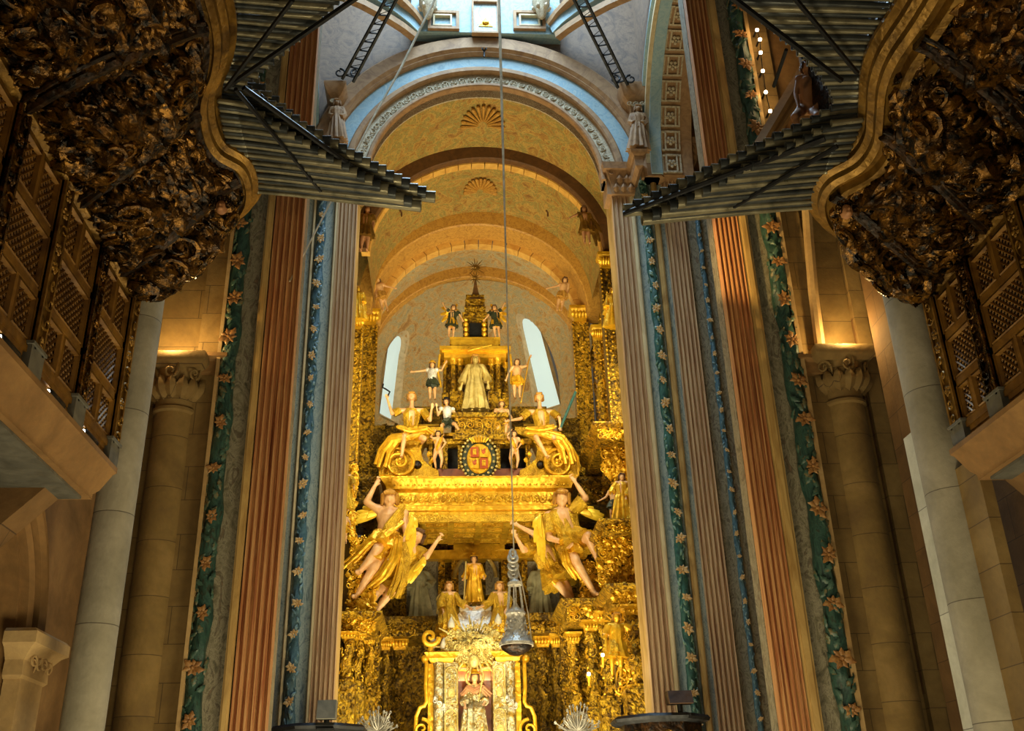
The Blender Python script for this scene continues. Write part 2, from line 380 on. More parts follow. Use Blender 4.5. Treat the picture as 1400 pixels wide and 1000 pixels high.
def pbox(mb, x0, y0, x1, y1, Y, dep=.4):
    """a block whose front at depth Y spans the given pixels of the photograph"""
    xm, ym = (x0 + x1) / 2, (y0 + y1) / 2
    return mb.box((P(x0, ym, Y).x, Y, P(xm, y1, Y).z), (P(x1, ym, Y).x, Y + dep, P(xm, y0, Y).z))
def mould(mb, x0, x1, y0, y1, prof, closed_ends=True):
    """run a cornice profile [(out, z)] round the front and sides of a rectangle x0..x1, front y0, back y1"""
    rings = []
    for o_, z in prof: rings.append([Vector((x0 - o_, y1, z)), Vector((x0 - o_, y0 - o_, z)), Vector((x1 + o_, y0 - o_, z)), Vector((x1 + o_, y1, z))])
    mb.loft(rings, True, True); return mb
#=====SECTION2=====
# ------------------------------------------------------------------ the setting: floor, walls, vault, arches
XA = 0.17                                    # x of the chancel axis
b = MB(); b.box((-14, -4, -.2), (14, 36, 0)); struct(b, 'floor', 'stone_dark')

def fluted(x0, x1, Y, z0, z1, n=4, dep=.16):
    """fluted pilaster face as one block"""
    wv = (x1 - x0) / n; pts = []
    for i in range(n):
        a = x0 + i * wv
        pts.append((a + wv * .02, Y)); pts.append((a + wv * .13, Y))
        for k in range(9):
            t = k / 8; pts.append((a + wv * (.15 + .70 * t), Y + .015 + wv * .62 * math.sin(PI * t)))
        pts.append((a + wv * .87, Y)); pts.append((a + wv * .98, Y))
    pts += [(x1, Y + dep), (x0, Y + dep)]
    b = MB(); b.loft([[Vector((x, y, z)) for x, y in pts] for z in (z0, z1)], True, True); return b
def twisted(x, Y, r, z0, z1, pitch=1.1, amp=.3, sgn=1, nz=150):
    b = MB(); rings = []
    for i in range(nz + 1):
        z = z0 + (z1 - z0) * i / nz; a = sgn * 2 * PI * z / pitch
        cx, cy = x + r * amp * math.cos(a), Y + r * amp * math.sin(a)
        rings.append([Vector((cx + r * (1 + .12 * math.cos(3 * t + a * 2)) * math.cos(t), cy + r * (1 + .12 * math.cos(3 * t + a * 2)) * math.sin(t), z)) for t in [2 * PI * j / 10 for j in range(10)]])
    b.loft(rings); return b
def flowers(parent, x, Y, r, z0, z1, step, m, size):
    f = MB(); f.inst(t_stud(), (0, -.01, 0), frame((0, -1, 0)), size * .5)
    for k_ in range(7):
        a_ = 2 * PI * k_ / 7 + .2 * (k_ % 2); L_ = size * (.85 + .35 * ((k_ * 5) % 3) / 2); f.inst(TS[2 if k_ % 2 else 4], (L_ * .55 * math.cos(a_), .0, L_ * .55 * math.sin(a_)), frame((0, -1, 0)) @ Matrix.Rotation(a_ - PI / 2, 3, 'Z'), (L_ * .8, L_ * .85, L_ * .5))
    me = f.mesh('flower', m); n = int((z1 - z0) / step); rn = random.Random(int(x * 100))
    for i in range(n):
        o = bpy.data.objects.new('flower', me); COL.objects.link(o); o.parent = parent
        q = parent.parent.location if parent.parent else Vector()
        o.location = Vector((x + rn.uniform(-.25, .25) * r, Y - r * 1.08, z0 + step * (i + .5) + rn.uniform(-.05, .05)))
        p = parent; tot = Vector()
        while p: tot += p.location; p = p.parent
        o.location -= tot
        o.rotation_euler = (0, rn.uniform(-3, 3), 0); k_ = rn.uniform(.75, 1.2); o.scale = (k_, k_, k_)
# each pier is read left to right as pixel positions at row 600 of the photograph
def pier(name, label, segs, Y, ztop, back, zb=0):
    xs = [PX(s[0], Y) for s in segs] + [PX(s[1], Y) for s in segs]; x0, x1 = min(xs), max(xs)
    t = thing(name, label, 'pier', ((x0 + x1) / 2, Y + .3, 0))
    core = MB(); core.box((x0 + .02, Y + .14, zb), (x1 - .02, back, ztop)); core.obj('core', 'marble_grey' if Y < 20 else 'strip', t)  # far cores are ochre: golden light on the jamb put into the colour
    for s in segs:
        a, c, kind = PX(s[0], Y), PX(s[1], Y), s[2]
        if kind == 'flute': fluted(a, c, Y - .12, zb, ztop, s[4], .17).obj('fluted_pilaster', s[3], t)
        elif kind == 'panel': q = MB(); q.box((a, Y, zb), (c, Y + .2, ztop)); q.obj('marbled_panel', s[3], t)
        elif kind == 'strip':
            q = MB(); q.box((a, Y - .1, zb), (c, Y + .2, ztop)); q.box((a + (c - a) * .25, Y - .125, zb), (c - (c - a) * .25, Y, ztop)); q.obj('fillet', s[3], t)
        elif kind == 'twist':
            r = (c - a) / 2 / 1.12; tw = twisted((a + c) / 2, Y - .08, r, zb, ztop, s[4], .16).obj('twisted_column', s[3], t)
            flowers(tw, (a + c) / 2, Y - .08, r, 2.0, ztop, s[5], s[6], r * .92)
            lv = MB(); rn = random.Random(int(s[0])); nl = int((ztop - 1) / .085)
            for i in range(nl):
                z_ = 1 + .085 * i; a_ = PI + rn.uniform(.08, .92) * PI; n_ = Vector((math.cos(a_), math.sin(a_), 0)); lv.inst(TS[rn.choice((2, 3, 4))], Vector(((a + c) / 2, Y - .08, z_)) + n_ * r * .98, frame(n_) @ Matrix.Rotation(rn.uniform(-.9, .9) + (PI if rn.random() < .3 else 0), 3, 'Z'), (r * .8, r * 1.1, r * .55))
            lv.obj('leaf_carving', {'teal': 'teal_leaf', 'teal_dark': 'teal_dark_leaf', 'blue_leaf': 'blue_leaf2'}[s[3]], tw)
    return t
YN, YF = 14.5, 22.0
pier('crossing_pier', 'near left crossing pier with broad fluted pilaster and dark green leaf column beside grey stone',
     [(288, 338, 'panel', 'marble_grey'), (291, 316, 'twist', 'teal_dark', 1.5, .72, 'flower_red'), (338, 349, 'strip', 'strip'), (351, 395, 'flute', 'flute', 5)], YN, 21, 14.95)
pier('crossing_pier', 'far left crossing pier beside the chancel with blue marbling and narrow blue leaf column',
     [(376, 412, 'panel', 'marble_blue'), (408, 411.5, 'strip', 'strip_white'), (410, 445, 'panel', 'marble_blue'), (414, 428, 'twist', 'blue_leaf', 1.3, .66, 'flower'),
      (441, 445, 'strip', 'strip_white'), (445, 474, 'flute', 'flute_pale', 5)], YF, 17.1, 22.9)
pier('crossing_pier', 'far right crossing pier with two fluted pilasters flanking a narrow blue green leaf column',
     [(862, 889, 'flute', 'flute_pale', 4), (889, 896, 'strip', 'strip_white'), (895, 925, 'panel', 'marble_blue'), (906, 920, 'twist', 'teal', 1.3, .66, 'flower'),
      (924, 932, 'strip', 'strip'), (931, 940, 'panel', 'marble_blue'), (940, 970, 'flute', 'flute_pale', 5), (970, 1030, 'panel', 'marble_grey'), (985, 993, 'twist', 'blue_leaf', .9, .5, 'flower')], YF, 17.5, 22.9)
pier('crossing_pier', 'near right crossing pier with tall rose fluted pilaster and wide dark green flowered column',
     [(1014, 1048, 'flute', 'flute', 5), (1049, 1064, 'strip', 'strip'), (1064, 1112, 'panel', 'marble_grey'), (1083, 1110, 'twist', 'teal_dark', 1.5, .72, 'flower_red')], YN, 21, 14.95)
# capitals of the far piers under the great arch
def capital(parent, x0, x1, Y, z0, z1, m='plaster_tan', leaf=True, dep=.3):
    q = MB(); h = z1 - z0; c = (x0 + x1) / 2; wd = (x1 - x0) / 2
    rings = []
    for k, t in enumerate((0, .1, .4, .7, .78, .78, 1)):
        e = (0, .02, .04, .13, .16, .24, .28)[k] * h * 1.1
        rings.append([Vector((c + sx * (wd + e), Y + (dep if sy > 0 else -.12 - e), z0 + h * t)) for sx, sy in ((-1, -1), (1, -1), (1, 1), (-1, 1))])
    q.loft(rings)
    if leaf:
        n = max(2, int((x1 - x0) / .16))
        for i in range(n):
            for row in (0, 1):
                x = x0 + (x1 - x0) * (i + .5 + .5 * row * (i < n - 1)) / n
                q.inst(TS[4], (x, Y - .12 - .05 * row * h, z0 + h * (.18 + .3 * row)), frame((0, -1, -.3)), .24 * h)
        for sx in (x0, x1): q.inst(TS[0], (sx, Y - .22, z0 + h * .68), frame((0, -1, 0)), .17 * h)
    return q.obj('capital', m, parent)
cap_t = {}
for (a, c, y0, y1, lab) in ((836, 866, 236, 272, 'small leafy stone capital at the right foot of the great golden arch'),
                            (903, 950, 200, 226, 'wide leafy stone capital under the rosette arch right of the standing console figure'),
                            (444, 474, 222, 256, 'leafy stone capital at the left foot of the great arch behind the pipes')):
    x0, x1 = P(a, y1, YF).x, P(c, y1, YF).x; z0, z1 = P((a + c) / 2, y1, YF).z, P((a + c) / 2, y0, YF).z
    t = thing('pier_capital', lab, 'capital', ((x0 + x1) / 2, YF, z0)); capital(t, x0, x1, YF - .1, z0, z1)
zcap = PZ(236, YF, 850)

# great arches: half rings in planes across the nave
def ring(mb, cx, Y, zc, R, r, dep, a0=0, a1=PI, n=48, ry=1.0, face='xz', bev=0):
    rings = []
    for i in range(n + 1):
        a = a0 + (a1 - a0) * i / n; cs, sn = math.cos(a), math.sin(a) * ry; ring_ = []
        sec = [(r, 0), (r, dep), (R, dep), (R, 0)] if not bev else [(r, bev), (r, dep), (R, dep), (R, bev), (R - bev, 0), (r + bev, 0)]
        for rr, d in sec:
            ring_.append(Vector((cx + rr * cs, Y + d, zc + rr * sn)) if face == 'xz' else Vector((Y + d, cx + rr * cs, zc + rr * sn)))
        rings.append(ring_)
    mb.loft(rings, True, True); return mb
ZS = 17.5
def RZ(py, Y): return PZ(py, Y, 660) - ZS
YA = 21.8
radii = [RZ(y, YA) for y in (52, 72, 90, 96, 112, 128)]
b = MB(); ring(b, XA, YA - .22, ZS - .1, radii[0], radii[1] + .02, .5, bev=.08); ring(b, XA, YA - .14, ZS - .1, radii[0] - .1, radii[1] - .05, .5, bev=.05); struct(b, 'trim_1', 'plaster_tan')
b = MB(); ring(b, XA, YA, ZS - .1, radii[1], radii[2], .5); struct(b, 'trim_2', 'plaster_blue')
b = MB(); ring(b, XA, YA - .1, ZS - .1, radii[2] + .02, radii[3] - .02, .5, bev=.04); struct(b, 'trim_3', 'plaster_tan')
b = MB(); ring(b, XA, YA + .06, ZS - .1, radii[3], radii[4], .5); struct(b, 'trim_4', 'relief')
b = MB(); rm = (radii[3] + radii[4]) / 2; N_ = 44        # scrollwork carved along the arch
for i in range(N_):
    a = PI * (i + .5) / N_; k = i % 2
    b.inst(TS[k], (XA + rm * math.cos(a), YA + .07, ZS - .1 + rm * math.sin(a)), frame((0, -1, 0)) @ Matrix.Rotation(a - PI / 2, 3, 'Z'), (.15, .13, .16))
struct(b, 'trim_5', 'relief')
b = MB(); ring(b, XA, YA - .04, ZS - .1, radii[4] + .06, radii[4] - .06, .2, bev=.03); struct(b, 'trim_46', 'plaster_tan')
b = MB(); ring(b, XA, YA + .16, ZS - .1, radii[4] + .3, radii[4], .36); struct(b, 'trim_6', 'rib_brown')
# barrel vault of the chancel with its three ribs
RV = 3.72; AV = 3.92; XV = XA + .08
b = MB(); b.grid(lambda u, v: Vector((XV + AV * math.cos(PI * u), YA + .9 + v * 7.0, ZS - .1 + RV * math.sin(PI * u))), 64, 6); struct(b, 'ceiling', 'fresco')
YB = 25.3; rb = RZ(216, YB)
AB = 3.5; KB = (rb + .1) / AB
b = MB(); ring(b, XA + .15, YB, ZS - .1, RV / KB + .06, AB, .24, ry=KB, bev=.03); struct(b, 'trim_7', 'rib_brown')
b = MB(); N_ = 26
for i in range(N_): ring(b, XA + .15, YB + .22, ZS - .1, AB + .2, AB - .05, .28, PI * (i + .03) / N_, PI * (i + .97) / N_, 3, ry=KB)
struct(b, 'trim_8', 'voussoir')
b = MB(); b.grid(lambda u, v: Vector((XA + .15 + (AB + .03) * math.cos(PI * u), YB + .45 + v * 3.0, ZS - .1 + (AB + .03) * KB * math.sin(PI * u))), 64, 4); struct(b, 'ceiling_inner', 'fresco')
YC = 29.2; rc = RZ(331, YC)
AC = 3.42; ZC = 17.0; KC = (rc + ZS - ZC + .06) / AC
b = MB(); ring(b, XA + .05, YC - .9, ZC, (RV + ZS - ZC) / KC + .05, AC + .05, .95, ry=KC, bev=.05); struct(b, 'trim_9', 'rib_gold')
b = MB(); N_ = 22
for i in range(N_): ring(b, XA + .05, YC, ZC, AC + .05, AC - .16, .35, PI * (i + .03) / N_, PI * (i + .97) / N_, 3, ry=KC)
struct(b, 'trim_10', 'voussoir')
b = MB()                                    # scallop shell and stem relief painted and moulded on the vault
for (py, zv, s_) in ((172, ZS - .1 + RV, 1.0), (262, ZS - .1 + (AB + .03) * KB, .8)):
    z0 = zv - .03; r_ = RC.T @ np.array([(655 - 700) / F, (py - 500) / F, 1.]); YY = float((r_ * ((z0 - CP[2]) / r_[2]))[1])
    for k in range(13):
        a = PI * (k / 12); d = Vector((math.cos(a), -1.5 * math.sin(a), -.03)) * .62 * s_
        b.cap(Vector((XA + .05, YY, z0 - .02)) + d * .25, Vector((XA + .05, YY, z0 - .06)) + d, .02, .06, 6)
struct(b, 'trim_11', 'rib_gold')
# apse: wall, windows, half dome
AX, AY, AR = .2, 30.6, 3.72; ZD = 16.3; RD = PZ(383, 31.0) - ZD
YD = 31.0
b = MB(); ring(b, AX, YD - .2, ZD, 4.25, 3.62, .35, ry=(RD + .1) / 3.7, bev=.03); struct(b, 'trim_12', 'rib_gold')
b = MB()
def vD(u, v): a = PI * u; return Vector((AX + 3.72 * math.cos(a), YC + .3 + v * (YD - YC - .1), ZD + (rc + ZS - ZD if v < .01 else RD + .15) * math.sin(a) if True else 0))
b.grid(lambda u, v: Vector((AX + 3.75 * math.cos(PI * u), YC + .3 + v * (YD - YC - .2), ZD + (RD + .45) * math.sin(PI * u))), 48, 3); struct(b, 'ceiling_apse', 'fresco_pale')
wins = []
for (wx, wy0, wy1) in ((531, 482, 572), (749, 470, 558)):
    # where the window's middle meets the apse surface
    best = None
    for k in range(400):
        Y = YD + .2 + k * .01; q = P(wx, (wy0 + wy1) / 2, Y)
        if ((q.x - AX) / 3.7) ** 2 + ((Y - YD) / 3.2) ** 2 >= 1: best = q; break
    th = math.atan2((best.y - YD) / 3.2, (best.x - AX) / 3.7)
    wins.append((th, P(wx, wy1, best.y).z, P(wx, wy0, best.y).z))
def apse(u, v, k=1.0):
    th = PI * u; z = v
    if z <= ZD: return Vector((AX + 3.7 * k * math.cos(th), YD + 3.2 * k * math.sin(th), z))
    ph = min(1, (z - ZD) / RD) * PI / 2; r = math.cos(ph)
    return Vector((AX + 3.7 * k * r * math.cos(th), YD + 3.2 * k * r * math.sin(th), ZD + RD * math.sin(ph)))
HW = .145
def inwin(th, z, g=0):
    for (t0, a, c) in wins:
        d = abs(th - t0); zs = c - .55
        if a - g < z < zs and d < HW + g * .3: return True
        if z >= zs and (d / (HW + g * .3)) ** 2 + ((z - zs) / (.55 + g)) ** 2 < 1: return True
    return False
b = MB(); NV = 150; b.grid(lambda u, v: apse(u, 2 + v * (ZD + RD - 2)), 150, NV, lambda u, v: inwin(PI * u, 2 + v * (ZD + RD - 2)))
struct(b, 'wall_apse', 'fresco_pale')
for i, (t0, a, c) in enumerate(wins):
    out = [(-HW, a), (HW, a)]
    for k in range(13): q = PI * k / 12; out.append((HW * math.cos(q), c - .55 + .55 * math.sin(q)))
    def pt(d, z, k, f=1.0): return apse((t0 + d * f) / PI, z, k)
    zc_ = (a + c) / 2
    rings = [[pt(d, zc_ + (z - zc_) * g, k, f) for d, z in out] for k, f, g in ((.992, 1.12, 1.05), (1.0, 1.0, 1.0), (1.07, .9, .96))]
    q = MB(); q.loft(rings, True, False); ws = struct(q, 'window_%d' % (i + 1), 'plaster_pale')
    q = MB(); q.loft([rings[2], [p + Vector((0, .03, 0)) for p in rings[2]]]); q.obj('window_pane', 'day_glass', ws)
# walls of the chancel
for s, nm in ((-1, 'left'), (1, 'right')):
    b = MB(); x = XA + .08 + s * 3.9; b.box((x, 22.95, 0), (x + s * .5, 31.0, ZS + .1)); struct(b, 'wall_chancel_' + nm, 'gold_dark')
# crossing: wall above the great arch, drum frieze, squinches, side arches
b = MB(); n = 40; ro = radii[0] - .02
pts = []
for i in range(n + 1):
    a = PI * i / n; x = XA + ro * math.cos(a); z = ZS - .1 + ro * math.sin(a)
    pts.append([Vector((x, YA + .1, z)), Vector((x, YA + .1, 27)), Vector((x, YA + .6, 27)), Vector((x, YA + .6, z))])
b.loft(pts, True, True); struct(b, 'wall_crossing', 'plaster_brown')
b = MB(); z0, z1 = PZ(48, 21.6), PZ(-60, 21.6)
b.box((P(562, 30, 21.6).x, 21.5, z0), (P(766, 30, 21.6).x, 21.9, z1)); struct(b, 'trim_13', 'plaster_blue')
def pframe(px0, py0, px1, py1, Y, mname, nm, bw=.09, inset=None):
    a, c = P(px0, py1, Y), P(px1, py0, Y); q = MB()
    for (x0, x1, zz0, zz1) in ((a.x, c.x, a.z, a.z + bw), (a.x, c.x, c.z - bw, c.z), (a.x, a.x + bw, a.z + bw, c.z - bw), (c.x - bw, c.x, a.z + bw, c.z - bw)):
        q.box((x0, Y - .05, zz0), (x1, Y + .1, zz1))
    struct(q, nm, mname)
pframe(585, 16, 628, 40, 21.45, 'plaster_tan', 'trim_14'); pframe(702, 16, 745, 40, 21.45, 'plaster_tan', 'trim_15')
pframe(645, 2, 682, 46, 21.42, 'plaster_tan', 'trim_16', .06); pframe(592, 21, 618, 36, 21.44, 'plaster_pale', 'trim_17', .05); pframe(710, 21, 738, 36, 21.44, 'plaster_pale', 'trim_18', .05)
b = MB(); a, c = P(646, 44, 21.44), P(681, 4, 21.44); b.box((a.x, 21.46, a.z), (c.x, 21.55, c.z)); struct(b, 'trim_19', 'marble_blue')
b = MB(); q = P(664, 30, 21.4); b.prism([q + Vector((-.2, .04, -.12)), q + Vector((.2, .04, -.12)), q + Vector((0, .04, .22))], (0, 0, 0), (0, .04, 0)); b.ell(q + Vector((0, .02, 0)), (.1, .04, .06)); b.obj('gilt_triangle_emblem', 'gold', None, label='gilded triangle emblem on the blue panel high above the great arch', cat='emblem')
# diagonal squinch arches rising from the drum frieze towards the side walls
def band(path, w_, h_, nm, m):
    q = MB(); rings = []
    for i, p in enumerate(path):
        t_ = (path[min(i + 1, len(path) - 1)] - path[max(i - 1, 0)]).normalized(); sd = t_.cross(Vector((0, 0, 1))).normalized(); up = sd.cross(t_)
        rings.append([p + sd * a * w_ + up * c_ * h_ for a, c_ in ((-1, -1), (1, -1), (1, 1), (-1, 1))])
    q.loft(rings); struct(q, nm, m)
for s in (-1, 1):
    fx = lambda x: x if s < 0 else 1328 - x
    def arc(pts, off=0):
        ctl = [P(fx(x), y, Y) for x, y, Y in pts]; out = []
        for i in range(13):
            t_ = i / 12 * (len(ctl) - 1); k = min(int(t_), len(ctl) - 2); out.append(ctl[k].lerp(ctl[k + 1], t_ - k))
        return out
    n0 = 20 + (s > 0)
    band(arc([(566, 50, 21.35), (548, 36, 21.0), (522, 20, 20.5), (492, 4, 20.0), (455, -12, 19.4), (410, -26, 18.8)]), .10, .10, 'trim_%d' % n0, 'plaster_tan')
    band(arc([(572, 42, 21.45), (556, 26, 21.15), (532, 8, 20.7), (503, -10, 20.2), (468, -28, 19.6), (420, -44, 19.0)]), .12, .20, 'trim_%d' % (n0 + 2), 'plaster_blue')
    band(arc([(577, 34, 21.4), (564, 16, 21.1), (545, -3, 20.6), (520, -22, 20.1), (480, -42, 19.5), (430, -60, 18.9)]), .10, .09, 'trim_%d' % (46 + n0 - 19), 'plaster_tan')
    b = MB(); b.box((XA + s * 3.62, 22.05, 16.9), (XA + s * 4.7, 23.2, 17.7)); struct(b, 'trim_%d' % (50 + (s > 0)), 'plaster_tan')
    b = MB(); b.box((XA + s * 3.22, 21.82, 16.95), (XA + s * 3.7, 22.5, 17.42)); struct(b, 'trim_%d' % (54 + (s > 0)), 'plaster_tan')
    b = MB(); b.box((XA + s * 4.0, 22.55, 17.3), (XA + s * 7.2, 22.85, 24)); struct(b, 'trim_%d' % (52 + (s > 0)), 'stone_plain')
# side arches over the transepts: mouldings, coffered soffit with rosettes, plain edge
RS = 3.35; YS = 18.25
for s, nm in ((-1, 24), (1, 28)):
    xin = PX(437, 21.7, 90) if s < 0 else P(872, 90, 21.7).x
    def vr(mb, off, r, R, dep): 
        rings = []
        for i in range(41):
            a = PI * i / 40; e = []
            for rr, dd in ((r, 0), (r, dep), (R, dep), (R, 0)):
                e.append(Vector((xin + s * (off + dd), YS + rr * math.cos(a), ZS - .05 + rr * 1.02 * math.sin(a))))
            rings.append(e)
        mb.loft(rings)
    b = MB(); vr(b, -.06, RS, RS + .12, .3); vr(b, .0, RS + .12, RS + .34, .3); struct(b, 'trim_%d' % nm, 'plaster_pale')
    b = MB(); vr(b, -.1, RS + .34, RS + .44, .3); vr(b, .05, RS - .06, RS + .02, .3); struct(b, 'trim_%d' % (nm + 1), 'plaster_blue')
    b = MB(); vr(b, .2, RS + .02, RS + .4, 1.0); struct(b, 'trim_%d' % (nm + 2), 'plaster_tan')
    b = MB()
    for k in range(16):
        a0 = PI * (k + .08) / 16; a1 = PI * (k + .92) / 16
        for (c0, c1, g) in ((.36, .88, .0), (.46, .78, .02)):
            for (u0, u1, w0, w1) in ((a0, a0 + .015, c0, c1), (a1 - .015, a1, c0, c1), (a0, a1, c0, c0 + .04), (a0, a1, c1 - .04, c1)):
                rr = RS - g; e = []
                for aa in (u0, (u0 + u1) / 2, u1):
                    e.append([Vector((xin + s * w, YS + r_ * math.cos(aa), ZS - .05 + r_ * 1.02 * math.sin(aa))) for w, r_ in ((w0, rr - .02), (w1, rr - .02), (w1, RS + .05), (w0, RS + .05))])
                b.loft(e)
        am = (a0 + a1) / 2; nn = Vector((0, -math.cos(am), -math.sin(am)))
        b.inst(TS[5], (xin + s * .62, YS + RS * math.cos(am), ZS - .05 + RS * 1.02 * math.sin(am)), frame(nn, Vector((1, 0, 0))), .2)
    struct(b, 'trim_%d' % (nm + 3), 'relief')
    b = MB(); x = xin + s * .05           # wall over the side arch
    rings = []
    for i in range(41):
        a = PI * i / 40; yy = YS + (RS + .3) * math.cos(a); zz = ZS + (RS + .3) * math.sin(a)
        rings.append([Vector((x, yy, zz)), Vector((x + s * .5, yy, zz)), Vector((x + s * .5, yy, 27)), Vector((x, yy, 27))])
    b.loft(rings); struct(b, 'wall_crossing_' + ('left' if s < 0 else 'right'), 'plaster_brown')
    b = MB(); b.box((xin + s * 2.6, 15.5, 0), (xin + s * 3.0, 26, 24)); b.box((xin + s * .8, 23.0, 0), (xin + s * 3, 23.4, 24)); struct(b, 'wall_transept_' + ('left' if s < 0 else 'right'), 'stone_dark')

# stone piers and columns next to the near crossing piers
def halfcol(name, label, px, rpx, Y, ztop, m, ref=600, capy=None, zb=0):
    c = P(px, ref, Y); r = (P(px + rpx, ref, Y).x - P(px - rpx, ref, Y).x) / 2
    t = thing(name, label, 'column', (c.x, Y + r, 0)); q = MB()
    q.lathe([(r, zb), (r, ztop)], (c.x, Y + r * .9, 0), 28); q.obj('shaft', 'stone_drum' if m == 'stone' else m, t)
    if capy:
        z0 = P(px, capy[1], Y).z; z1 = P(px, capy[0], Y).z; h = z1 - z0; k = MB()
        k.lathe([(r * 1.0, z0 - .08), (r * 1.12, z0 - .05), (r * 1.12, z0), (r * 1.0, z0 + .02), (r * 1.05, z0 + h * .35), (r * 1.35, z0 + h * .74)], (c.x, Y + r * .9, 0), 28)
        hw = r * 1.62
        k.loft([[Vector((c.x + sx * hw * e, Y + r * .9 + sy * hw * e, z)) for sx, sy in ((-1, -1), (1, -1), (1, 1), (-1, 1))] for e, z in ((.8, z0 + h * .72), (.96, z0 + h * .8), (1, z0 + h * .84), (1, z1 - h * .04), (.97, z1))])
        for j in range(9):
            a = PI + PI * j / 8; n = Vector((math.cos(a), math.sin(a), -.25))
            k.inst(TS[4], Vector((c.x, Y + r * .9, z0 + h * .34)) + Vector((n.x, n.y, 0)) * r * 1.06, frame(n), (h * .34, h * .34, h * .36))
            if j % 2 == 0:
                k.inst(TS[0 if j < 4 else 1], Vector((c.x, Y + r * .9, z0 + h * .62)) + Vector((n.x, n.y, 0)) * r * 1.38, frame(Vector((n.x, n.y, -.2))), h * .2)
        k.obj('capital', m, t)
    return t, c, r
tL = halfcol('stone_column', 'half round stone column with leafy capital left of the dark green leaf column', 228, 28, YN - .2, PZ(560, YN - .2, 240), 'stone', capy=(487, 556))
tR = halfcol('stone_column', 'half round stone column with leafy capital right of the dark green flowered column', 1172, 27, YN - .2, PZ(550, YN - .2, 1160), 'stone', capy=(478, 545))
halfcol('stone_column', 'grey round column rising at the far end of the left lattice gallery', 163, 27, 11.6, 15, 'stone_grey')
halfcol('stone_column', 'grey round column rising at the far end of the right lattice gallery', 1301, 34, 10.9, 15, 'stone_grey')
def slab(name, px0, px1, Y, dep, m, z0=0, z1=20, ref=600, kind=True):
    q = MB(); q.box((PX(px0, Y, ref), Y, z0), (PX(px1, Y, ref), Y + dep, z1)); struct(q, name, m)
# left wall strips behind the column
slab('wall_pier_left', -60, 258, YN + .12, .6, 'stone'); slab('trim_32', 256, 286, YN - .05, .5, 'stone'); slab('trim_33', 284, 289, YN - .2, .5, 'stone_trim')
zc = P(290, 490, YN).z
b = MB(); x0, x1 = PX(262, YN), PX(292, YN)
mould(b, x0, x1, YN - .1, YN + .4, [(.0, zc - .32), (.04, zc - .3), (.05, zc - .12), (.12, zc - .06), (.12, zc)]); struct(b, 'trim_34', 'stone_plain')
slab('wall_pier_right', 1145, 1420, YN + .12, .6, 'stone'); slab('trim_35', 1117, 1146, YN - .05, .5, 'stone'); slab('trim_36', 1112, 1118, YN - .2, .5, 'stone_trim')
slab('trim_37', 1200, 1226, YN - .02, .3, 'stone'); slab('trim_43', 1256, 1267, 11.5, .4, 'stone_pale', 0, PZ(585, 11.5, 1250)); slab('trim_45', 1263, 1268, 11.5, .3, 'stone_trim', 0, 14)  # pale slabs carry the daylight along the column's edge in their colour
zc = P(1100, 492, YN).z
b = MB(); x0, x1 = PX(1110, YN), PX(1134, YN)
mould(b, x0, x1, YN - .1, YN + .4, [(.0, zc - .32), (.04, zc - .3), (.05, zc - .12), (.12, zc - .06), (.12, zc)]); struct(b, 'trim_38', 'stone_plain')
# arch ribs springing above the right column and a flat arched slab, a recess's shade put into its darker colour
b = MB(); c0 = P(1195, 420, YN); q = []
for s_, (pxs) in ((1, [(1122, 480), (1112, 400), (1106, 330), (1101, 260), (1094, 180)]),):
    path = [P(x, y, YN - .1) for x, y in pxs]; b.tube(path, .09, 8)
struct(b, 'trim_39', 'stone_trim')
b = MB(); cz = P(1215, 440, YN + .05)
poly = [cz + Vector((.62 * math.cos(PI * k / 16), 0, .9 * math.sin(PI * k / 16))) for k in range(17)] + [cz + Vector((-.62, 0, -6)), cz + Vector((.62, 0, -6))]
b.loft([[p for p in poly], [p + Vector((0, .08, 0)) for p in poly]]); struct(b, 'trim_40', 'stone_dark')
# triforium opening high on the right with its string of bulbs
slab('wall_triforium', 1026, 1120, 16.6, .5, 'stone_plain', 14.5, 24, ref=100)
b = MB(); b.tube([P(1026, 225, 13.9), P(1070, 150, 13.9), P(1116, 72, 13.9)], .14, 4); b.tube([P(1034, 232, 13.8), P(1078, 160, 13.8), P(1124, 82, 13.8)], .05, 6); struct(b, 'trim_41', 'stone_plain')
bulbs = [(1035, 41, 5), (1039, 54, 6), (1040, 72, 6), (1043, 97, 8), (1047, 126, 7), (1053, 152, 7)]
for i, (x, y, r) in enumerate(bulbs):
    c = P(x, y, 14.2); q = MB(); q.ell(c, .034)
    t = thing('light_bulb', ['warm bulb, topmost of the string beside the right organ pipes', 'second bulb from the top of the string by the right organ pipes', 'third bulb from the top of the string by the right organ pipes',
               'fourth bulb from the top of the string by the right organ pipes', 'second lowest bulb of the string by the right organ pipes', 'lowest bulb of the string, just above the diagonal stone moulding'][i], 'light bulb', c, 'string of bulbs by the triforium')
    q.obj('bulb', 'bulb', t); k = MB(); k.cap(c + Vector((0, .05, .03)), c + Vector((0, .2, .03)), .02, .02, 6); k.obj('socket', 'iron', t)
    if i in (0, 2, 4): point('bulb_light', c + Vector((0, -.12, 0)), 3.0, (1, .6, .25), .03)
b = MB(); b.tube([P(x, y, 14.42) for x, y, _ in bulbs], .008, 4); b.obj('bulb_cable', 'iron', None, label='thin dark cable joining the string of warm bulbs', cat='cable')
slab('wall_pier_right_upper', 1030, 1110, 14.6, .3, 'stone_plain', 12, 21, ref=100)
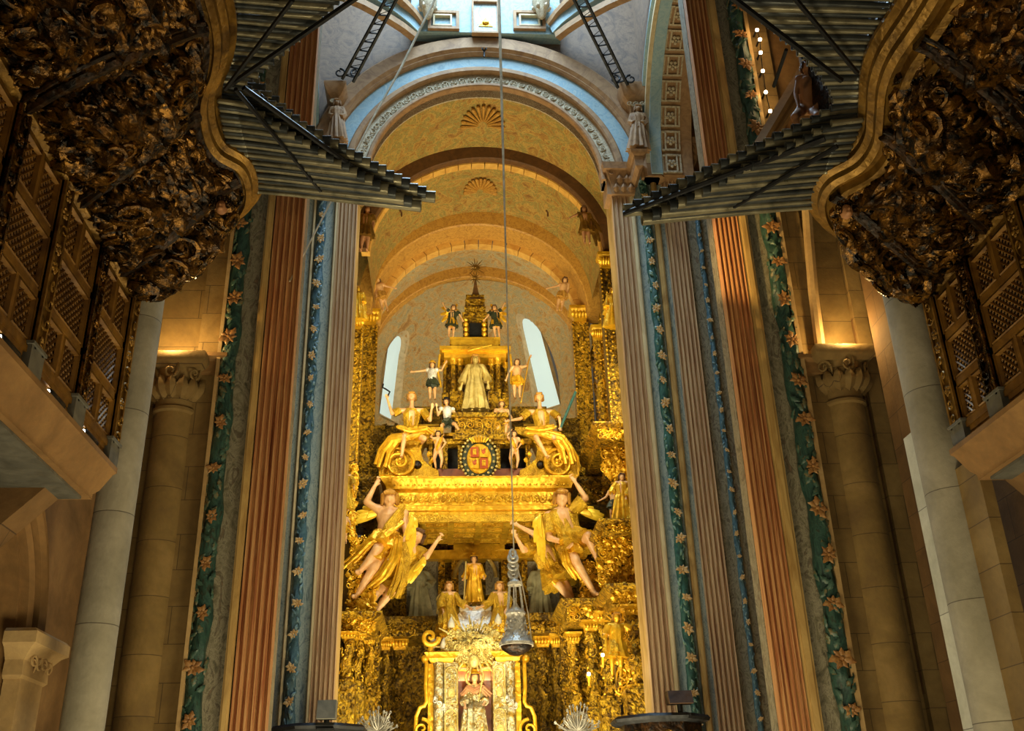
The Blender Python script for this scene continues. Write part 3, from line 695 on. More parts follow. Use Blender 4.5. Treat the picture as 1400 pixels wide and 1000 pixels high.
# lamps standing on the two column capitals
for (x, y, lab, tt) in ((236, 484, 'small glowing lamp on the left column capital', tL), (1153, 475, 'small glowing lamp on the right column capital', tR)):
    c = P(x, y, YN - .32); t = thing('capital_lamp', lab, 'lamp', c + Vector((0, 0, -.09)))
    q = MB(); q.ell(c, .035); q.obj('bulb', 'bulb', t); q = MB(); q.lathe([(.07, -.1), (.075, -.085), (.02, -.07), (.02, -.03)], c, 12); q.obj('lamp_base', 'iron', t)
    point('capital_lamp_light', c + Vector((0, -.12, .16)), 60, (1, .66, .25), .04)
# side walls of the nave under the galleries, with an arched opening on the left
def archwall(X, y0, y1, zt, cy, zsp, R, nm, m):
    q = MB(); rings = []
    ys = [y0, cy - R] + [cy + R * math.cos(PI - PI * i / 24) for i in range(25)] + [cy + R, y1]
    zs = [0, 0] + [zsp + R * math.sin(PI * i / 24) for i in range(25)] + [0, 0]
    rings = [[Vector((X, yy, zz)), Vector((X, yy, zt)), Vector((X + (.5 if X > 0 else -.5), yy, zt)), Vector((X + (.5 if X > 0 else -.5), yy, zz))] for yy, zz in zip(ys, zs)]
    q.loft(rings); struct(q, nm, m)
archwall(-5.6, 1, 13.9, 20, 10.15, 3.75, 1.45, 'wall_left', 'stone_plain')
b = MB()
for r1, r2, d in ((1.62, 1.5, .10), (1.84, 1.68, .16), (2.02, 1.9, .1)):
    rings = []
    for i in range(33):
        a = PI * i / 32; rings.append([Vector((-5.6 + dd, 10.15 + rr * math.cos(a), 3.75 + rr * math.sin(a))) for rr, dd in ((r2, 0), (r2, d), ((r1 + r2) / 2, d + .04), (r1, d), (r1, 0))])
    b.loft(rings)
    for sy in (1, -1): b.tube([Vector((-5.56, 10.15 + sy * (r1 + r2) / 2, 0)), Vector((-5.56, 10.15 + sy * (r1 + r2) / 2, 3.75))], .07, 8)
struct(b, 'trim_42', 'stone_plain')
b = MB(); mould(b, 0, 1, 0, 1, [(0, 0)]) if False else None
for (zz, o_) in ((0, 0),):
    rings = []
    for out, z in ((.02, 3.3), (.06, 3.34), (.05, 3.5), (.14, 3.62), (.2, 3.66), (.2, 3.78), (.16, 3.82)):
        rings.append([Vector((-5.6, 11.55 - out, z)), Vector((-5.45 + out, 11.55 - out, z)), Vector((-5.45 + out, 12.2 + out, z)), Vector((-5.6, 12.2 + out, z))])
    b.loft(rings)
for k in range(4): b.inst(TS[k % 2], (-5.38, 11.68 + k * .15, 3.5), frame((1, -.2, 0)), .13)
b.box((-5.6, 11.55, 0), (-5.42, 12.2, 3.32))
b.obj('arch_impost', 'stone_trim', None, label='moulded stone impost capital at the foot of the left arch', cat='capital')
b = MB(); b.box((-8.2, 2, 0), (-7.9, 14, 8)); b.box((-8, 13.5, 0), (-5.7, 13.8, 8)); struct(b, 'wall_aisle_left', 'stone_plain')
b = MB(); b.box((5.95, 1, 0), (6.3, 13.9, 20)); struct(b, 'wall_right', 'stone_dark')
slab('trim_44', 1336, 1352, 10.4, .6, 'stone', 0, 5.4, ref=640)
# ------------------------------------------------------------------ lattice galleries and organs
def gallery(side):
    s = -1 if side == 'left' else 1
    if s < 0: Y1 = 11.0; cor = P(159, 639, Y1); rail = P(189, 401, Y1); rp = [(189, 401), (137, 330), (76, 243), (6, 140), (-80, 20)]; X0 = -5.6; soff = P(132, 654, Y1)
    else: Y1 = 10.5; cor = P(1300, 614, Y1); rail = P(1262, 398, Y1); rp = [(1262, 398), (1322, 348), (1402, 272), (1500, 180), (1620, 70)]; X0 = 5.95; soff = P(1334, 632, Y1)
    zt, zr, xf = cor.z, rail.z, rail.x; Yn = 3.2
    # stone cornice carrying the gallery
    b = MB(); prof = [(0, zt), (0, zt - .06), (.03, zt - .09), (.12, zt - .30), (.17, zt - .36), (.17, zt - .42)]
    ring_ = lambda y: [Vector((cor.x - s * o_ if s < 0 else cor.x + o_, y, z)) for o_, z in prof]
    def rg(y, e=0): return [Vector((cor.x + s * o_, y - (o_ if e else 0), z)) for o_, z in prof] + [Vector((X0, y - (.17 if e else 0), zt - .42)), Vector((X0, y, zt))]
    b.loft([rg(Yn), rg(Y1 + .05, 1)]); gs_ = b; b.obj('gallery_cornice', 'stone_plain', None, label='%s stone balcony cornice carrying the lattice gallery' % side, cat='balcony')
    b = MB(); b.box((X0, Yn, zt - .425), (cor.x + s * .24, Y1 - .25, zt - .455)); b.obj('gallery_soffit', 'slate', None, label='dark flat soffit under the %s lattice gallery' % side, cat='soffit')
    for yy in ((Y1 - .45, 7.0) if s < 0 else (Y1 - .35, 7.2)):
        q = MB(); zb = zt - .42
        q.loft([[Vector((X0, yy - .2, zb)), Vector((cor.x + s * .45, yy - .2, zb)), Vector((cor.x + s * .6, yy - .2, zb - .16)), Vector((X0, yy - .2, zb - .62))],
                [Vector((X0, yy + .2, zb)), Vector((cor.x + s * .45, yy + .2, zb)), Vector((cor.x + s * .6, yy + .2, zb - .16)), Vector((X0, yy + .2, zb - .62))]])
        q.obj('stone_bracket', 'stone_dark', None, label='stone bracket under the %s gallery, %s' % (side, 'at its far end' if yy > 8 else 'nearer the viewer'), cat='bracket')
    t = thing('lattice_gallery', '%s gilded wooden gallery with diagonal lattice screens and carved pilasters' % side, 'gallery', ((xf + X0) / 2, (Yn + Y1) / 2, zt), 'lattice galleries')
    xs = xf
    ys = [Vector(P(x, y, 5)) for x, y in rp]; ypos = []
    for x, y in rp:
        r = RC.T @ np.array([(x - 700) / F, (y - 500) / F, 1.]); k = (zr - CP[2]) / r[2]; ypos.append((CP + r * k)[1])
    ypos[0] = Y1
    zb = zt + .22
    q = MB(); q.box((xs + s * .14, Yn, zt), (X0, Y1 - .03, zr)); q.obj('box_panel', 'rough_wood', t)
    q = MB(); q.box((xs + s * .02, Yn, zt), (xs + s * .2, Y1, zt + .1)); q.box((xs - s * .01, Yn, zt + .16), (xs + s * .2, Y1, zb)); q.obj('base_rail', 'gilt_wood', t)
    q = MB()                                        # moulded top rail
    pr = [(.16, zr - .22), (.04, zr - .2), (.04, zr - .15), (-.03, zr - .12), (-.03, zr - .06), (-.08, zr - .04), (-.08, zr), (.16, zr)]
    q.loft([[Vector((xs + s * o_, y, z)) for o_, z in pr] for y in (Yn, Y1 + .04)]); q.obj('top_rail', 'gilt_mould', t)
    for i, yp in enumerate(ypos[:-1]):
        hw = .11
        q = MB(); q.box((xs - s * .02, yp - 2 * hw, zb), (xs + s * .16, yp, zr - .18))
        for e in (0, 1): q.box((xs - s * .05, yp - 2 * hw * e - (.0 if e else .035) + (.035 if e else 0), zb), (xs, yp - 2 * hw * e, zr - .18))
        n = 9; rn = random.Random(i)
        for k in range(n):
            z = zb + (zr - zb - .2) * (k + .5) / n
            q.inst(TS[rn.choice((0, 1, 5))], (xs - s * .03, yp - hw, z), frame((-s, 0, 0)) @ Matrix.Rotation(rn.choice((0, PI)), 3, 'Z'), .105)
        q.obj('carved_pilaster', 'dark_gilt_leaf' if i % 2 else 'gilt_mould', t)
        q = MB(); q.box((xs - s * .05, yp - 2 * hw - .05, zt), (xs + s * .16, yp + .03, zt + .24)); q.box((xs - s * .07, yp - 2 * hw - .07, zt + .24), (xs + s * .16, yp + .04, zt + .27)); q.obj('plinth', 'slate', t)
        ya, yb = ypos[i + 1], yp - 2 * hw; H0, H1 = zb, zr - .2; H = H1 - H0
        if yb - ya < .3: continue
        rows = [(0, .30, 2), (.30, .66, 1), (.66, 1, 2)]
        nb = 1 if yb - ya < 1.2 else 2
        fr = MB()
        for c in range(nb):
            y0, y1 = ya + (yb - ya) * c / nb, ya + (yb - ya) * (c + 1) / nb
            fr.box((xs + s * .0, y0 - .035, H0), (xs + s * .12, y0 + .035, H1)); fr.box((xs + s * .0, y1 - .035, H0), (xs + s * .12, y1 + .035, H1))
            for a_, c_, k in rows:
                za, zc2 = H0 + H * a_, H0 + H * c_
                fr.box((xs + s * .0, y0, za - .04), (xs + s * .12, y1, za + .04))
                for j in range(k):
                    u0, u1 = y0 + (y1 - y0) * j / k + .05, y0 + (y1 - y0) * (j + 1) / k - .05; w0, w1 = za + .07, zc2 - .07
                    if k == 2 and j == 0: fr.box((xs + s * .01, (y0 + y1) / 2 - .03, za), (xs + s * .12, (y0 + y1) / 2 + .03, zc2))
                    fr.loft([[Vector((xs + s * dx, y, z)) for y, z in ((u0 - e, w0 - e), (u1 + e, w0 - e), (u1 + e, w1 + e), (u0 - e, w1 + e))] for e, dx in ((.02, .02), (.0, .0), (-.02, .04))], True, False)
                    la = MB(); st = .088
                    m_ = int((u1 - u0 + w1 - w0) / st) + 1
                    for sg in (1, -1):
                        for d in range(m_):
                            off = d * st
                            # line y - u0 + sg*(z-..) = off clipped to the rectangle
                            pts = []
                            for tt in (0, 1):
                                if sg > 0: y = u0 + off - (w1 - w0) * tt; z = w0 + (w1 - w0) * tt
                                else: y = u0 + off - (w1 - w0) * tt; z = w1 - (w1 - w0) * tt
                                pts.append([y, z])
                            (ya1, za1), (ya2, za2) = pts
                            def clip(y, z, y2, z2):
                                if y > u1: tt = (u1 - y) / (y2 - y); return [u1, z + (z2 - z) * tt]
                                if y < u0: tt = (u0 - y) / (y2 - y); return [u0, z + (z2 - z) * tt]
                                return [y, z]
                            if ya1 > u0 and ya2 < u1 and ya1 != ya2:
                                A_ = clip(ya1, za1, ya2, za2); B_ = clip(ya2, za2, ya1, za1)
                                la.tube([Vector((xs + s * (.05 + .008 * sg), A_[0], A_[1])), Vector((xs + s * (.05 + .008 * sg), B_[0], B_[1]))], .013, 4)
                    if la.nv: la.obj('lattice', 'gilt_wood', t)
                    bk = MB(); bk.box((xs + s * .12, u0 - .02, w0 - .02), (xs + s * .138, u1 + .02, w1 + .02)); bk.obj('shade_panel', 'black', t)  # black sheet standing for the shade behind the lattice
        fr.obj('panel_frame', 'gilt_wood', t)
        q = MB(); pm = (ya + yb) / 2; q.box((xs + s * .0, ya + .1, zt + .1), (xs + s * .05, yb - .1, zt + .2)); q.obj('base_panel', 'gilt_wood', t)
    return dict(s=s, xf=xf, zr=zr, zt=zt, cor=cor, Y1=Y1)
GL = gallery('left'); GR = gallery('right')
# small black spot lamps on the left cornice
for (x, y, lab) in ((4, 464, 'black cylinder spotlight on the left cornice at the picture edge'), (71, 538, 'black cylinder spotlight midway along the left cornice'), (126, 592, 'black cylinder spotlight at the far end of the left cornice')):
    r = RC.T @ np.array([(x - 700) / F, (y - 500) / F, 1.]); c = Vector(CP + r * ((GL['zt'] + .06 - CP[2]) / r[2])); c.x = GL['cor'].x - .07
    t = thing('spotlight', lab, 'spotlight', c + Vector((0, 0, -.06))); q = MB(); q.cap(c + Vector((0, -.0, 0)), c + Vector((0, .32, 0)), .045, .045, 10); q.box(c + Vector((-.03, .1, -.06)), c + Vector((.03, .2, 0))); q.obj('housing', 'iron', t)
    q = MB(); q.ell(c + Vector((0, -.045, 0)), (.022, .015, .022)); q.obj('lens', 'led', t)

def atz(x, y, z):
    r = RC.T @ np.array([(x - 700) / F, (y - 500) / F, 1.]); return Vector(CP + r * ((z - CP[2]) / r[2]))
def smooth(pts, n):
    out = []; N = len(pts)
    for i in range(n + 1):
        t = i / n * (N - 1); k = min(int(t), N - 2); f_ = t - k
        p0, p1, p2, p3 = pts[max(k - 1, 0)], pts[k], pts[k + 1], pts[min(k + 2, N - 1)]
        out.append(.5 * ((2 * p1) + (p2 - p0) * f_ + (2 * p0 - 5 * p1 + 4 * p2 - p3) * f_ ** 2 + (3 * p1 - p0 - 3 * p2 + p3) * f_ ** 3))
    return out
def organ(side, G, Kpx, Rpx, zk, pipes):
    s = G['s']; t0 = 'left' if s < 0 else 'right'
    t = thing('pipe_organ', '%s baroque organ with carved dark gilded underside and horizontal trumpet pipes' % t0, 'organ', (s * 4.6, 8.5, G['zr']), 'baroque pipe organs facing each other')
    K = smooth([atz(x, y, zk) for x, y in Kpx], 60); R_ = [atz(x, y, G['zr'] + .02) for x, y in Rpx]
    for p in R_: p.x = G['xf'] + s * .02
    R_[0].y = G['Y1']; R_ = smooth(R_, 60)
    def at(L, u): t_ = u * 60; k = min(int(t_), 59); return L[k].lerp(L[k + 1], t_ - k)
    lob = [0, .30, .56, .80, 1.0]
    def Sf(u, v):
        a = at(R_, u); c = at(K, u); p = a.lerp(c, v)
        for i in range(4):
            if lob[i] <= u <= lob[i + 1]:
                w_ = math.sin(PI * (u - lob[i]) / (lob[i + 1] - lob[i])) ** .6; break
        bul = .42 * max(0, math.sin(PI * min(1, v / .86 * .96 + .04))) ** .8 * (.35 + .65 * w_)
        return p + Vector((-s * .10 * bul, -.25 * bul, -bul * .85))
    def fn(u, v):
        e = .012; u = min(max(u, e), 1 - e); v = min(max(v, e), 1 - e)
        p = Sf(u, v); n = (Sf(u + e, v) - Sf(u - e, v)).cross(Sf(u, v + e) - Sf(u, v - e)); n.normalize()
        if n.z > 0: n = -n
        return p, n
    q = MB(); q.grid(lambda u, v: Sf(u, v), 90, 24)
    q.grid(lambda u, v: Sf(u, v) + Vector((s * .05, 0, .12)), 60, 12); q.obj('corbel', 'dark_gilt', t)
    for k in range(4):                                # carved leafwork of each lobe
        q = MB(); ornament(q, fn, 430, .125, 11 + k + (5 if s > 0 else 0), (2, 3, 4, 3, 2, 0, 1), PI / 2 * s, .5, lob[k] + .015, lob[k + 1] - .015, .04, .86, 1.35)
        ornament(q, fn, 120, .08, 51 + k, (0, 1, 5, 2), None, .5, lob[k] + .015, lob[k + 1] - .015, .04, .86)
        ornament(q, fn, 30, .24, 31 + k, (2, 3, 4, 0), PI / 2 * s, .3, lob[k] + .03, lob[k + 1] - .03, .1, .8, 1.3)
        q.obj('carved_leafwork', 'dark_gilt_leaf', t)
    for k in (1, 2, 3):                                 # dark tubes standing for the shaded grooves between the lobes
        q = MB(); q.tube([Sf(lob[k] + .04 * math.sin(PI * v / 16), v / 16) + Vector((0, 0, -.07)) for v in range(16)], .07, 8); q.tube([Sf(lob[k] + .016 + .04 * math.sin(PI * v / 16), v / 16) + Vector((0, 0, -.09)) for v in range(16)], .03, 8); q.obj('groove_shade', 'dark_gilt', t)
    q = MB()                                            # carved hem along the far lower edge
    for i in range(16):
        v = (i + .5) / 16; p = Sf(0.0, v); q.inst(TS[(2, 3, 0)[i % 3]], p + Vector((0, .03, -.04)), frame((0, -.6, -.8)) @ Matrix.Rotation(PI, 3, 'Z'), .15)
    q.ell(Sf(0, 0) + Vector((0, 0, -.12)), (.07, .07, .12)); q.obj('carved_hem', 'gilt_mould', t)
    # moulded cornice following the plan of the case
    def sweep(prof, nm, m, L=K):
        rings = []
        for i in range(len(L)):
            tt = (L[min(i + 1, len(L) - 1)] - L[max(i - 1, 0)]); tt.z = 0; tt.normalize(); n = Vector((tt.y, -tt.x, 0))
            if i == 0: n0 = n
            if (n.x * -s) < 0 and abs(n.x) > .5 or False: pass
            rings.append([L[i] + n * (o_ * sg) + Vector((0, 0, z)) for o_, z in prof])
        q = MB(); q.loft(rings); q.obj(nm, m, t)
    tt = K[31] - K[29]; sg = 1 if Vector((tt.y, -tt.x, 0)).x * -s > 0 else -1
    sweep([(-.46, .0), (-.46, -.14), (-.41, -.19), (-.35, -.18), (-.33, -.12), (-.26, -.12), (-.24, -.16), (-.17, -.14), (-.15, -.06), (-.08, -.06), (-.06, -.1), (.0, -.06), (.01, .0), (.07, .04), (.07, .11), (.13, .16), (.13, .2), (-.3, .22)], 'cornice_moulding', 'gilt_mould')
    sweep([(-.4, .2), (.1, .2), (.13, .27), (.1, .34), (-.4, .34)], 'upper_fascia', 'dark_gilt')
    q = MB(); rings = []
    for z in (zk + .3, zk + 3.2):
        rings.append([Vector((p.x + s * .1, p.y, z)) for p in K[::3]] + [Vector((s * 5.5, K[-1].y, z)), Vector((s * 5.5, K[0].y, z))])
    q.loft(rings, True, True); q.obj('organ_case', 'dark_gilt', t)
    # pipes
    np_ = 0
    for (nm, pts, zz, Ya, Yb, n, La, Lb, dr) in pipes:
        for i in range(n):
            f_ = i / (n - 1); y = Ya + (Yb - Ya) * f_; L = La + (Lb - La) * (f_ ** (1.25 if nm == 'near' and s > 0 else .92))
            j = min(range(len(K)), key=lambda k: abs(K[k].y - y) + (0 if K[k].x * -s > min(kk.x * -s for kk in K) - 9 else 0))
            x0 = pts(y); jit = .012 * math.sin(i * 2.3)
            a = Vector((x0 + s * .1, y, zz + jit)); c = Vector((x0 - s * L, y + .04, zz + jit - dr * L)); d = (c - a).normalized()
            r1 = .024; r2 = .034 + .042 * min(1, L / 1.8)
            q = MB(); m1 = a + d * .18
            q.cap(a, m1, .03, .03, 8)
            LL = (c - a).length; Af = frame(d)
            q.lathe([(r1, .15), (r1 + .004, .3 * LL), (r2 * .9, LL * .93), (r2, LL), (r2 - .008, LL), (r2 * .8, LL * .9), (.001, LL * .86)], a, 12, Af, False)
            q.obj('trumpet_pipe', 'tin' if (i + (zz > 0)) % 2 else 'tin_dark', t); np_ += 1
    return t, K, Sf
def xroot(pp, z):
    w_ = sorted([(atz(x, y, z).y, atz(x, y, z).x) for x, y in pp])
    def f_(y):
        return float(np.interp(y, [a for a, _ in w_], [c for _, c in w_]))
    return f_
zkL = 8.68
rootL = xroot([(345, 250), (322, 170), (312, 110), (306, 60), (303, 0), (300, -60)], 8.9)
OL, KL, SL = organ('left', GL, [(300, 312), (325, 298), (341, 278), (344, 252), (333, 225), (302, 205), (287, 175), (284, 135), (298, 95), (303, 55), (296, 10), (275, -60), (255, -140)],
      [(190, 401), (187, 396), (180, 388), (170, 375), (155, 354), (135, 328), (110, 293), (85, 257), (58, 220), (25, 172), (-20, 108), (-90, 10), (-160, -90)], zkL,
      [('far', rootL, 8.95, 10.25, 8.55, 24, 2.22, .22, .085), ('far2', rootL, 8.78, 10.22, 8.6, 23, 2.05, .2, .085), ('near', rootL, 8.95, 8.46, 6.95, 22, .18, 1.3, .02),
       ('upper', xroot([(345, 200), (318, 120), (310, 60), (306, 0)], 9.75), 9.75, 10.6, 9.1, 15, 1.15, .2, .085), ('upper_near', xroot([(345, 200), (318, 120), (310, 60), (306, 0)], 9.75), 9.75, 8.95, 7.9, 10, .2, 1.25, .02)])
zkR = 8.02
rootR = xroot([(1117, 280), (1140, 200), (1160, 150), (1190, 90), (1225, 20), (1245, -40)], 8.25)
upR = xroot([(1122, 235), (1150, 130), (1180, 80), (1230, 0)], 9.0)
OR_, KR, SR = organ('right', GR, [(1168, 330), (1140, 318), (1123, 297), (1119, 270), (1133, 245), (1172, 222), (1192, 192), (1196, 160), (1200, 115), (1215, 75), (1250, 22), (1285, -40), (1310, -110)],
      [(1262, 398), (1266, 395), (1273, 389), (1284, 380), (1300, 367), (1322, 347), (1348, 323), (1376, 297), (1405, 270), (1440, 238), (1490, 190), (1570, 118), (1640, 55)], zkR,
      [('far', rootR, 8.25, 9.45, 7.85, 24, 2.3, .2, .085), ('far2', rootR, 8.10, 9.42, 7.9, 23, 2.1, .2, .085), ('near', rootR, 8.25, 7.76, 6.25, 24, .2, 1.75, -.06),
       ('upper', upR, 9.0, 9.6, 8.6, 9, .3, .12, .085), ('upper_near', upR, 9.0, 8.2, 7.2, 9, .1, .6, -.05)])
# rods that carry the pipes
def rods(parent, lst):
    for a, c, z, r in lst:
        q = MB(); q.tube([atz(a[0], a[1], z), atz(c[0], c[1], z)], r, 6); q.obj('support_rod', 'iron', parent)
rods(OL, [((333, 120), (562, 286), 8.72, .03), ((322, 122), (441, 264), 8.68, .026), ((312, 118), (500, -12), 8.78, .03), ((308, 122), (400, 0), 8.74, .024), ((350, 125), (425, 190), 9.6, .024)])
rods(OR_, [((1128, 190), (853, 292), 8.0, .03), ((1145, 200), (1003, 283), 7.98, .026), ((1150, 110), (990, -12), 8.05, .03), ((1172, 100), (1080, -10), 8.02, .024), ((1075, 68), (1058, 118), 8.5, .02)])
# volutes and grotesque heads on the cornices' far corners
for (px, py, Y, parent, s) in ((303, 284, 9.55, OL, -1), (1157, 290, 8.8, OR_, 1)):
    q = MB(); c = P(px, py, Y); r = .085
    q.ell(c, (r * .8, r * .9, r)); q.ell(c + Vector((0, -r * .9, -.01)), (r * .18, r * .3, r * .22)); q.ell(c + Vector((0, -r * .7, -r * .55)), (r * .35, r * .3, r * .25))
    q.ell(c + Vector((-r * .35, -r * .72, r * .12)), (r * .17, r * .1, r * .1)); q.ell(c + Vector((r * .35, -r * .72, r * .12)), (r * .17, r * .1, r * .1))
    parent_t = parent; me = remesh(q, 'carved_head', 'flesh_brown', .009); o = bpy.data.objects.new('carved_head', me); COL.objects.link(o); link(o, parent_t)
    q = MB(); 
    for k in range(12):
        a = PI * k / 11; q.inst(TS[k % 2], c + Vector((math.cos(a) * r * 1.1, -.02, math.sin(a) * r * 1.2)), frame((0, -1, -.3)), .07)
    q.obj('hair', 'dark_gilt_leaf', parent_t)
# ------------------------------------------------------------------ sculpted figures
def spx(Y, py=700): return (P(655 + 50, py, Y).x - P(655 - 50, py, Y).x) / 100    # metres per pixel there
def tmpl(px, yt, yb, Y, lean=0, **ov):
    k = yb - yt; base = dict(head=(0, .07), neck=(0, .155), chest=(0, .26), pelvis=(0, .49), lsh=(-.115, .195), rsh=(.115, .195), lel=(-.16, .36), rel=(.16, .36),
        lwr=(-.15, .50, -.06), rwr=(.15, .50, -.06), lhip=(-.05, .50), rhip=(.05, .50), lkn=(-.065, .73, -.03), rkn=(.065, .73), lan=(-.06, .955), ran=(.07, .955))
    base.update(ov); J = {}
    for n, v in base.items():
        J[n] = (px + v[0] * k + lean * (1 - v[1]) * k, yt + v[1] * k, (v[2] if len(v) > 2 else 0) * k * spx(Y))
    return J
def hand(mb, w, e, S, grip=False):
    d = (w - e).normalized(); side = d.cross(Vector((0, 1, 0)))
    if side.length < .2: side = Vector((1, 0, 0))
    side.normalize(); nrm = side.cross(d)
    c = w + d * .035 * S; mb.ell(c, (.022 * S, .012 * S, .032 * S), 8, 6, Matrix((side, nrm, d)).transposed())
    for k, (o_, L) in enumerate(((-.018, .040), (-.006, .048), (.006, .046), (.018, .036))):
        a = c + d * .024 * S + side * o_ * S; m_ = a + d * L * .55 * S + side * o_ * .25 * S; b_ = m_ + (d * .6 - nrm * .5) * L * .5 * S
        mb.cap(a, m_, .0065 * S, .006 * S, 6); mb.cap(m_, b_, .006 * S, .005 * S, 6)
    a = c - side * .018 * S; mb.cap(a - d * .01 * S, a - side * .02 * S + d * .02 * S, .008 * S, .006 * S, 6); mb.cap(a - side * .02 * S + d * .02 * S, a - side * .022 * S + d * .04 * S, .006 * S, .005 * S, 6)
def drape(mb, path, rx, ry, folds=9, amp=.14, seed=0, n=40, sub=5):
    """cloth hanging round a path, with folds that deepen towards the hem"""
    rn = random.Random(seed); ph = rn.uniform(0, 6); pts = []
    N = len(path)
    for i in range((N - 1) * sub + 1):
        t = i / sub; k = min(int(t), N - 2); f_ = t - k
        pts.append((path[k].lerp(path[k + 1], f_), rx[k] * (1 - f_) + rx[k + 1] * f_, ry[k] * (1 - f_) + ry[k + 1] * f_))
    rings = []; M_ = len(pts)
    for i, (p, a, c) in enumerate(pts):
        tt = (pts[min(i + 1, M_ - 1)][0] - pts[max(i - 1, 0)][0]).normalized(); A = frame(-tt, Vector((0, -1, 0)))
        g = i / (M_ - 1); ring_ = []
        for j in range(n):
            th = 2 * PI * j / n; q = 1 + amp * (.35 + .9 * g) * (abs(math.sin(folds * .5 * th + ph + g * 1.2)) - .45) + amp * .4 * math.sin(3 * th + ph * 2 + g * 3)
            v = Vector((math.cos(th) * a * q, math.sin(th) * c * q, 0))
            # axes: x across, y away
            X_ = Vector((1, 0, 0)) - tt * tt.x
            if X_.length < .2: X_ = Vector((0, 0, 1)) - tt * tt.z
            X_.normalize(); Y_ = tt.cross(X_)
            ring_.append(p + X_ * v.x + Y_ * v.y)
        rings.append(ring_)
    mb.loft(rings, True, True)
def feathers(mb, root, tips, wd, seed=0):
    for i, tp in enumerate(tips):
        d = tp - root; L = d.length; t = d / L; side = Vector((0, 1, 0)).cross(t).normalized(); off = Vector((0, .012 * i * wd * 8, 0))
        def blade(u, v):
            w_ = wd * (.25 + .75 * math.sin(PI * min(.98, .12 + u * .80))) * (v - .5) * 2
            return root + d * (.08 + .92 * u) + side * w_ + Vector((0, -abs(w_) * .0 - .10 * wd * math.cos(v * PI * 2 - PI) - .35 * wd * math.sin(PI * u), 0)) + off
        mb.grid(blade, 10, 4); mb.grid(lambda u, v: blade(u, 1 - v) + Vector((0, .03 * wd + .005, 0)), 10, 4)
    k = len(tips)
    for i in range(k * 2):
        f_ = i / (k * 2 - 1) * (k - 1); a = min(int(f_), k - 2) if k > 1 else 0
        tp = tips[a].lerp(tips[min(a + 1, k - 1)], f_ - a); mb.cap(root, root.lerp(tp, .45) + Vector((0, -.03, 0)), wd * .5, wd * .3, 6)
